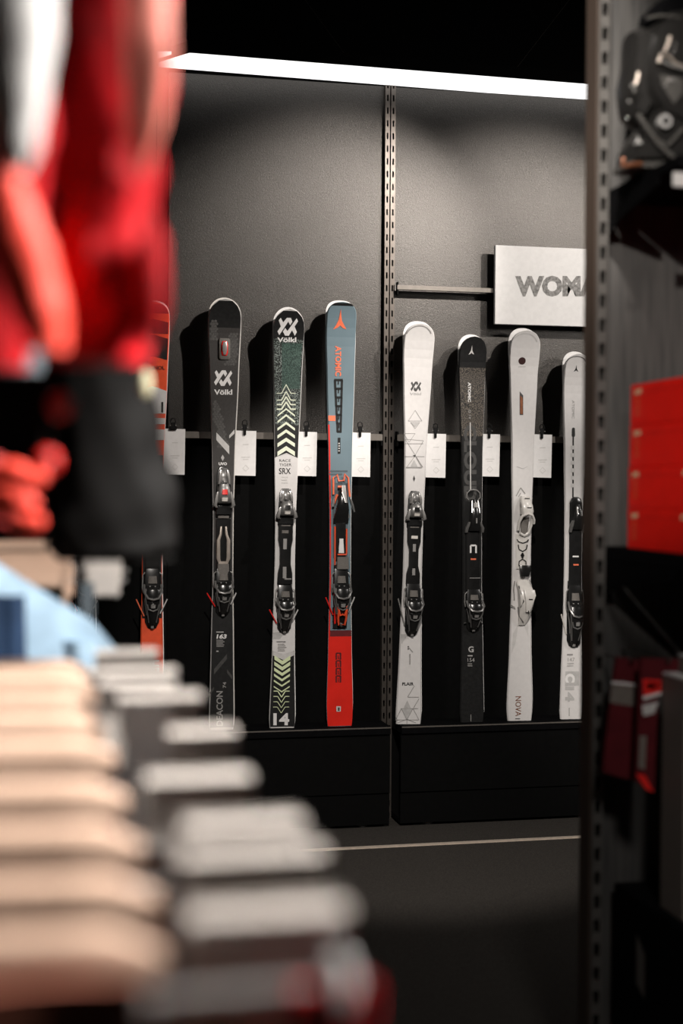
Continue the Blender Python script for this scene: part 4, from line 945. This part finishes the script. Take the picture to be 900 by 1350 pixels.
# white tags hanging from some clips
for i, (hyi, dxx, z0, m_, lab) in enumerate(((1.25, .073, 1.015, 'offwhite', 'bright white hang tag standing up among the hanger clips in the middle of the rack'), (1.09, .060, .93, 'offwhite', 'bright white hang tag dangling in the middle of the rack'))):
    y = hyi - .022
    c = [Vector((dxx, y, z0 + .13)), Vector((dxx + .040, y - .010, z0 + .13)), Vector((dxx + .040, y - .010, z0)), Vector((dxx, y, z0))]
    t = thing('hang_tag', (dxx + .015, y, z0), lab, 'tag')
    MB().loops([c, [q + Vector((0, .0015, 0)) for q in c]]).build('tag_card', M[m_], t)
    MB().tube([(dxx + .017, y, z0 + .098), (dxx + .017, hyi - .012, z0 + .125)], .0012, 6).build('tag_string', M['offwhite'], t)
# garments nearest the camera
drape('brown_skirt', RX - .25, .050, .655, 1.103, .40, M['browncloth'], 'terracotta brown skirt in front of the nearest hanger at the bottom left', 'skirt', seed=2, amp=.003, th=.006)
rd = drape('red_trousers', .120, .158, .655, 1.092, .40, M['redcloth'], 'bright red trousers hanging closest to the camera, white oval badge at the top', 'trousers', seed=3, amp=.002, th=.005)
c = onY(441, 1298, .643)
MB().ball(c, .0105, 12, (.8, .25, 1.5)).build('white_badge', M['offwhite'], rd, smooth=True)
MB().tube([(RX - .25, .668, 1.086), (.155, .668, 1.088)], .003, 8).build('clip_rod', M['chrome'], rd, smooth=True)
hk = thing('wire_hanger', (RX, .655, 1.09), 'wire hanger at the near end of the rack carrying red trousers and brown skirt', 'hanger')
MB().tube([(RX, .668, 1.086), (RX, .668, 1.172)] + [(RX + .0195 * math.sin(R(q)), .668, 1.2 - .0195 * math.cos(R(q))) for q in range(-20, 215, 25)], .0022, 8).build('hook', M['chrome'], hk, smooth=True)

# light blue shirt with a sloping shoulder at the rack's far end
def shirt(name, y, cx, zt, slope, half, zb, m, label, cat, th=.05, collar=None):
    t = thing(name, (cx, y, zb), label, cat)
    mb = MB(); rings = []
    n = 22
    for j in range(15):
        v = j / 14
        z = zt - slope * 0 - (zt - zb) * v
        # width grows along the shoulder slope then stays
        w = half * min(1, .22 + (zt - z) / slope * .78) if z > zt - slope else half * (1 + .05 * math.sin(v * 4))
        d = th * min(1, .4 + (zt - z) / slope * .6) if z > zt - slope else th
        rg = []
        for k in range(n):
            a = 2 * math.pi * k / n; r = 1 + .07 * math.sin(5 * a + 7 * v) + .04 * math.sin(9 * a + 3 * v)
            rg.append(Vector((cx + w * r * math.cos(a), y + d * r * math.sin(a), z)))
        rings.append(rg)
    mb.loops(rings).build('torso', m, t, smooth=True)
    return t
def sleeve(pts, radii, m, name, par, sy=.8, ph=0, n=20, amp=.09, steps=5):
    P = [Vector(p) for p in pts]; rings = []
    m_ = (len(P) - 1) * steps
    for i in range(m_ + 1):
        f_ = i / steps; k = min(int(f_), len(P) - 2); a = f_ - k; a2 = a * a * (3 - 2 * a)
        p = P[k].lerp(P[k + 1], a); r = radii[k] + (radii[k + 1] - radii[k]) * a2
        rg = []
        for q in range(n):
            an = 2 * math.pi * q / n
            w = 1 + amp * math.sin(3 * an + 2.1 * f_ + ph) + amp * .6 * math.sin(7 * an - 1.3 * f_ * 2 + ph) + amp * .7 * math.sin(5.5 * f_ + 2 * an + ph)
            rg.append(p + Vector((r * w * math.cos(an), r * w * sy * math.sin(an), 0)))
        rings.append(rg)
    return MB().loops(rings).build(name, m, par, smooth=True)
sb = shirt('blue_shirt', 2.03, RX, 1.250, .135, .245, .45, M['bluecloth'], 'light blue shirt with sloping shoulder at the far end of the wooden hangers', 'shirt', th=.035)
sleeve([(.06, 2.03, 1.11), (.075, 2.03, 1.0), (.08, 2.03, .8), (.08, 2.03, .6)], [.03, .04, .04, .04], M['bluecloth'], 'sleeve', sb)
MB().tube([(RX, 2.03, 1.24)] + [(RX + .0145 * math.sin(R(q)), 2.03, 1.30 - .0145 * math.cos(R(q))) for q in range(0, 215, 25)], .002, 8).build('hanger_hook', M['chrome'], sb, smooth=True)
p0 = onY(5, 800, 1.965)
drape('navy_scarf', p0.x - .15, p0.x + .028, 1.965, p0.z + .015, p0.z - .30, M['navycloth'], 'navy blue cloth hanging in front of the light blue shirt', 'scarf', seed=5)

# far cluster of hangers on the second rail end, with metal clips
def far_hanger(i, y, dx, dz, lab):
    t = thing('clip_hanger', (RX, y, 1.17 + dz), lab, 'hanger', 'far hangers beyond the blue shirt')
    z = 1.195 + dz
    MB().box(RX - .20, y - .006, z - .012, .045 + dx, y + .006, z + .010, .004).build('wooden_bar', M['wood'], t, smooth=False)
    MB().tube([(.02 + dx, y, z), (.135 + dx, y, z)], .0028, 8).build('clip_rod', M['chrome'], t, smooth=True)
    MB().box(.075 + dx, y - .013, z - .024, .125 + dx, y - .004, z + .022, .003).box(.075 + dx, y + .004, z - .024, .125 + dx, y + .013, z + .022, .003).cyl((.08 + dx, y, z), (.12 + dx, y, z), .007, 10).build('clip', M['champagne2'], t)
    MB().box(.040 + dx, y - .008, z - .040, .052 + dx, y + .008, z + .012, .003).build('end_block', M['wood'], t)
    MB().tube([(RX - .005, y, z + .01), (RX - .005, y, 1.26), (RX, y, 1.30)], .002, 6).build('hook', M['chrome'], t)
MB().tube([(RX, 1.94, 1.30), (RX, 2.74, 1.30)], .012, 12).build('end_rail', M['black'], rack, smooth=True)
for i, (y, dx, dz) in enumerate(((2.15, .0, -.010), (2.23, .008, .0), (2.31, .0, .006), (2.40, .010, .010), (2.48, -.02, .028))):
    far_hanger(i, y, dx, dz, 'wooden hanger with grey metal clip, %s of the small far cluster' % ('nearest', 'second', 'third', 'fourth', 'farthest')[i])
gt = onY(107, 768, 2.13); gb = onY(124, 812, 2.13)
tag(bx('hang_tag', M['greycloth'], gt.x, 2.13, gb.z, gb.x, 2.132, gt.z, bev=0), 'small blue-grey tag hanging from the far hanger clips', 'tag')

# jackets on the upper rail -----------------------------------------------------------
def upper_hanger(y, cx, half, label):
    t = thing('coat_hanger', (cx, y, 1.80), label, 'hanger', 'coat hangers on the upper rail')
    MB().tube([(cx - half, y, 1.86), (cx - half * .5, y, 1.91), (cx, y, 1.93), (cx + half * .5, y, 1.91), (cx + half, y, 1.86)], .009, 10).build('shoulder_bar', M['wood'], t, smooth=True)
    MB().tube([(cx, y, 1.935), (cx, y, 1.985)] + [(RX - .02 + .02 * math.sin(R(a)), y, 2.02 - .02 * math.cos(R(a))) for a in range(0, 200, 25)], .002, 8).build('hook', M['chrome'], t, smooth=True)
DR = 1.06
def pz(x, y, d): return atd(x, y, d)
# red jacket
j = thing('red_jacket', (RX, 1.04, 1.36), 'large dark red jacket with painted coral highlight, hanging at upper left', 'jacket')
c = [pz(145, -60, DR), pz(147, 60, DR), pz(146, 180, DR), pz(142, 260, DR), pz(138, 340, DR), pz(138, 420, DR), pz(133, 478, DR)]
sleeve(c, [.044, .041, .040, .037, .038, .040, .033], M['redcloth'], 'sleeve', j, sy=.9, amp=.10)
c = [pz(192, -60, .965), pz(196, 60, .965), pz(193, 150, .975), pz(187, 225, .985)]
sleeve(c, [.016, .0155, .013, .004], mat('coral_highlight_cloth', (.82, .23, .17), .6, noise_amt=.1), 'coral_highlight', j, sy=.5, amp=.04)  # coral sliver paints the bright highlight along the sleeve's right edge
c = [pz(200, 285, 1.03), pz(197, 340, 1.03), pz(200, 400, 1.03), pz(196, 450, 1.03)]
sleeve(c, [.004, .011, .011, .006], M['redcloth'], 'sleeve_fold', j, sy=.8, amp=.04)
t0 = pz(40, 0, 1.14)
sleeve([(-.10, 1.14, 1.86), (-.085, 1.15, 1.7), (-.075, 1.15, 1.55), (-.075, 1.15, 1.42)], [.12, .10, .09, .07], M['redcloth'], 'torso', j, sy=.35, amp=.08)
upper_hanger(1.08, -.10, .17, 'wooden coat hanger inside the red jacket')
# lower orange-red sleeve of a second jacket
j = thing('coral_jacket', (-.06, 1.03, 1.45), 'coral red jacket sleeve flaring out at the left edge below the white sleeve', 'jacket')
sleeve([pz(8, 225, 1.0), pz(22, 290, 1.0), pz(36, 350, 1.0), pz(52, 410, 1.0), pz(62, 462, 1.0)], [.010, .017, .021, .020, .013], M['orangecloth'], 'sleeve', j, sy=.9, amp=.05)
# white jacket sleeve
j = thing('white_jacket', (-.03, .95, 1.54), 'white jacket sleeve tapering to a rounded end, top left corner', 'jacket')
sleeve([pz(20, -70, .93), pz(20, 20, .93), pz(21, 110, .93), pz(24, 190, .93), pz(25, 226, .93)], [.030, .0265, .021, .014, .006], M['whitecloth'], 'sleeve', j, sy=.9, amp=.03)
# grey blue
j = thing('grey_jacket', (-.1, 1.15, 1.42), 'blue-grey jacket behind the coral sleeve at the left edge', 'jacket')
sleeve([pz(-12, 150, 1.2), pz(-8, 230, 1.2), pz(-4, 330, 1.2), pz(6, 420, 1.2), pz(10, 490, 1.2)], [.03, .033, .034, .034, .026], M['greycloth'], 'sleeve', j, sy=.6, amp=.04)
# black jacket
DB = 1.78
j = thing('black_jacket', (.08, 1.75, 1.22), 'black jacket hanging below and behind the red jacket', 'jacket')
sleeve([pz(120, 300, DB), pz(135, 420, DB), pz(138, 500, DB), pz(143, 580, DB), pz(150, 660, DB), pz(152, 720, DB), pz(154, 738, DB)], [.05, .062, .062, .068, .077, .079, .070], M['blackcloth'], 'torso', j, sy=.55, amp=.05, n=28)
sleeve([pz(60, 380, 1.85), pz(60, 500, 1.85), pz(62, 600, 1.85), pz(55, 700, 1.85)], [.07, .075, .07, .05], M['blackcloth'], 'sleeve', j, sy=.55, amp=.05, n=28)
c = pz(191, 506, 1.6)
MB().ball(c, .0085, 10, (.9, .6, 1.9)).build('pale_collar_tab', M['yellowcloth'], j, smooth=True)
c = pz(193, 485, 1.75)
for (x, y, d) in ((80, 535, 1.08), (62, 608, 1.08)):
    p = pz(x, y, d)
    t = thing('cord_stopper', (p.x, p.y, p.z - .01), 'red cord stopper %s on the dark jacket' % ('upper' if y < 560 else 'lower'), 'cord stopper')
    MB().ball(p, .0085, 10).build('stopper_ball', M['redplast'], t, smooth=True)
    MB().tube([p, p + Vector((-.004, .01, .10))], .0015, 6).build('cord', M['blackcloth'], t)
# red glove at left
def glove():
    D = 1.35
    base = pz(-10, 655, D)
    t = thing('red_glove', base, 'red glove with curled fingers hanging at the left edge above the blue shirt', 'glove')
    sleeve([pz(-45, 600, D), pz(-30, 640, D), pz(-15, 665, D), pz(-5, 690, D)], [.03, .034, .033, .02], M['maroonred'], 'palm', t, sy=.6)
    for k, (a, b, c_, r) in enumerate((((-15, 622), (20, 620), (40, 628), .009), ((-15, 645), (20, 655), (48, 668), .0115), ((-10, 665), (18, 676), (38, 690), .009), ((10, 640), (40, 632), (62, 628), .009), ((20, 690), (42, 690), (56, 684), .009))):
        pts = [pz(*a, D - .03), pz((a[0] + b[0]) / 2, (a[1] + b[1]) / 2, D - .035), pz(*b, D - .04), pz((b[0] + c_[0]) / 2, (b[1] + c_[1]) / 2, D - .038), pz(*c_, D - .035)]
        MB().tube(pts, [r, r * 1.05, r, r * .95, r * .5], 12).build('finger', M['orangecloth'], t, smooth=True)
M['maroonred'] = mat('dark_red_cloth', (.30, .01, .01), .6, noise_amt=.2)
glove()

# ------------------------------------------------------------------ lights
def look(o, tgt): o.rotation_euler = (Vector(tgt) - o.location).to_track_quat('-Z', 'Y').to_euler()
def spot(loc, tgt, W, ang, blend, size=.03, col=(1, .93, .86)):
    l = bpy.data.lights.new('spot', 'SPOT'); l.energy = W; l.spot_size = R(ang); l.spot_blend = blend; l.shadow_soft_size = size; l.color = col
    o = bpy.data.objects.new('spot_lamp', l); COL.objects.link(o); o.location = loc; look(o, tgt); return o
def area(loc, tgt, W, sx, sy, col=(1, .95, .9), spread=180):
    l = bpy.data.lights.new('area', 'AREA'); l.shape = 'RECTANGLE'; l.size = sx; l.size_y = sy; l.energy = W; l.color = col; l.spread = R(spread)
    o = bpy.data.objects.new('area_light', l); COL.objects.link(o); o.location = loc; look(o, tgt); return o
def wallspot(px, py, W, ang=62, k=1.9, blend=.8):
    w = onY(px, py, YW); L = w + Vector((.56 * k, -k, .64 * k)); L.z = min(L.z, 3.42)
    return spot(L, w, W, ang, blend)
wallspot(415, 400, 290, 38, blend=.85)
wallspot(655, 415, 225, 38, blend=.85)
area((3.9, 3.3, 2.5), (1.1, 5.4, .9), 7, .4, .4, spread=100)  # added mild fill on the skis, no fixture stands there
spot((.4, 1.2, 3.4), (1.38, 5.38, .42), 560, 29, .45, size=.06)
area((.6, .2, 2.6), (1.35, 2.6, .8), 1.6, .3, .3, spread=50)  # added weak fill to lift the goods low on the shelf unit
area((1.9, .8, 2.9), (0.0, 1.15, 1.05), 54, .4, .4, spread=70)
spot((-.8, -1.5, 3.35), (1.45, 2.7, 1.66), 760, 15, .6, size=.06)
w = bpy.data.worlds.new('world'); SC.world = w; w.use_nodes = True
w.node_tree.nodes['Background'].inputs[0].default_value = (.9, .95, 1, 1); w.node_tree.nodes['Background'].inputs[1].default_value = .01
for nm in [o.name for o in bpy.data.objects if o.type == 'LIGHT']: pass
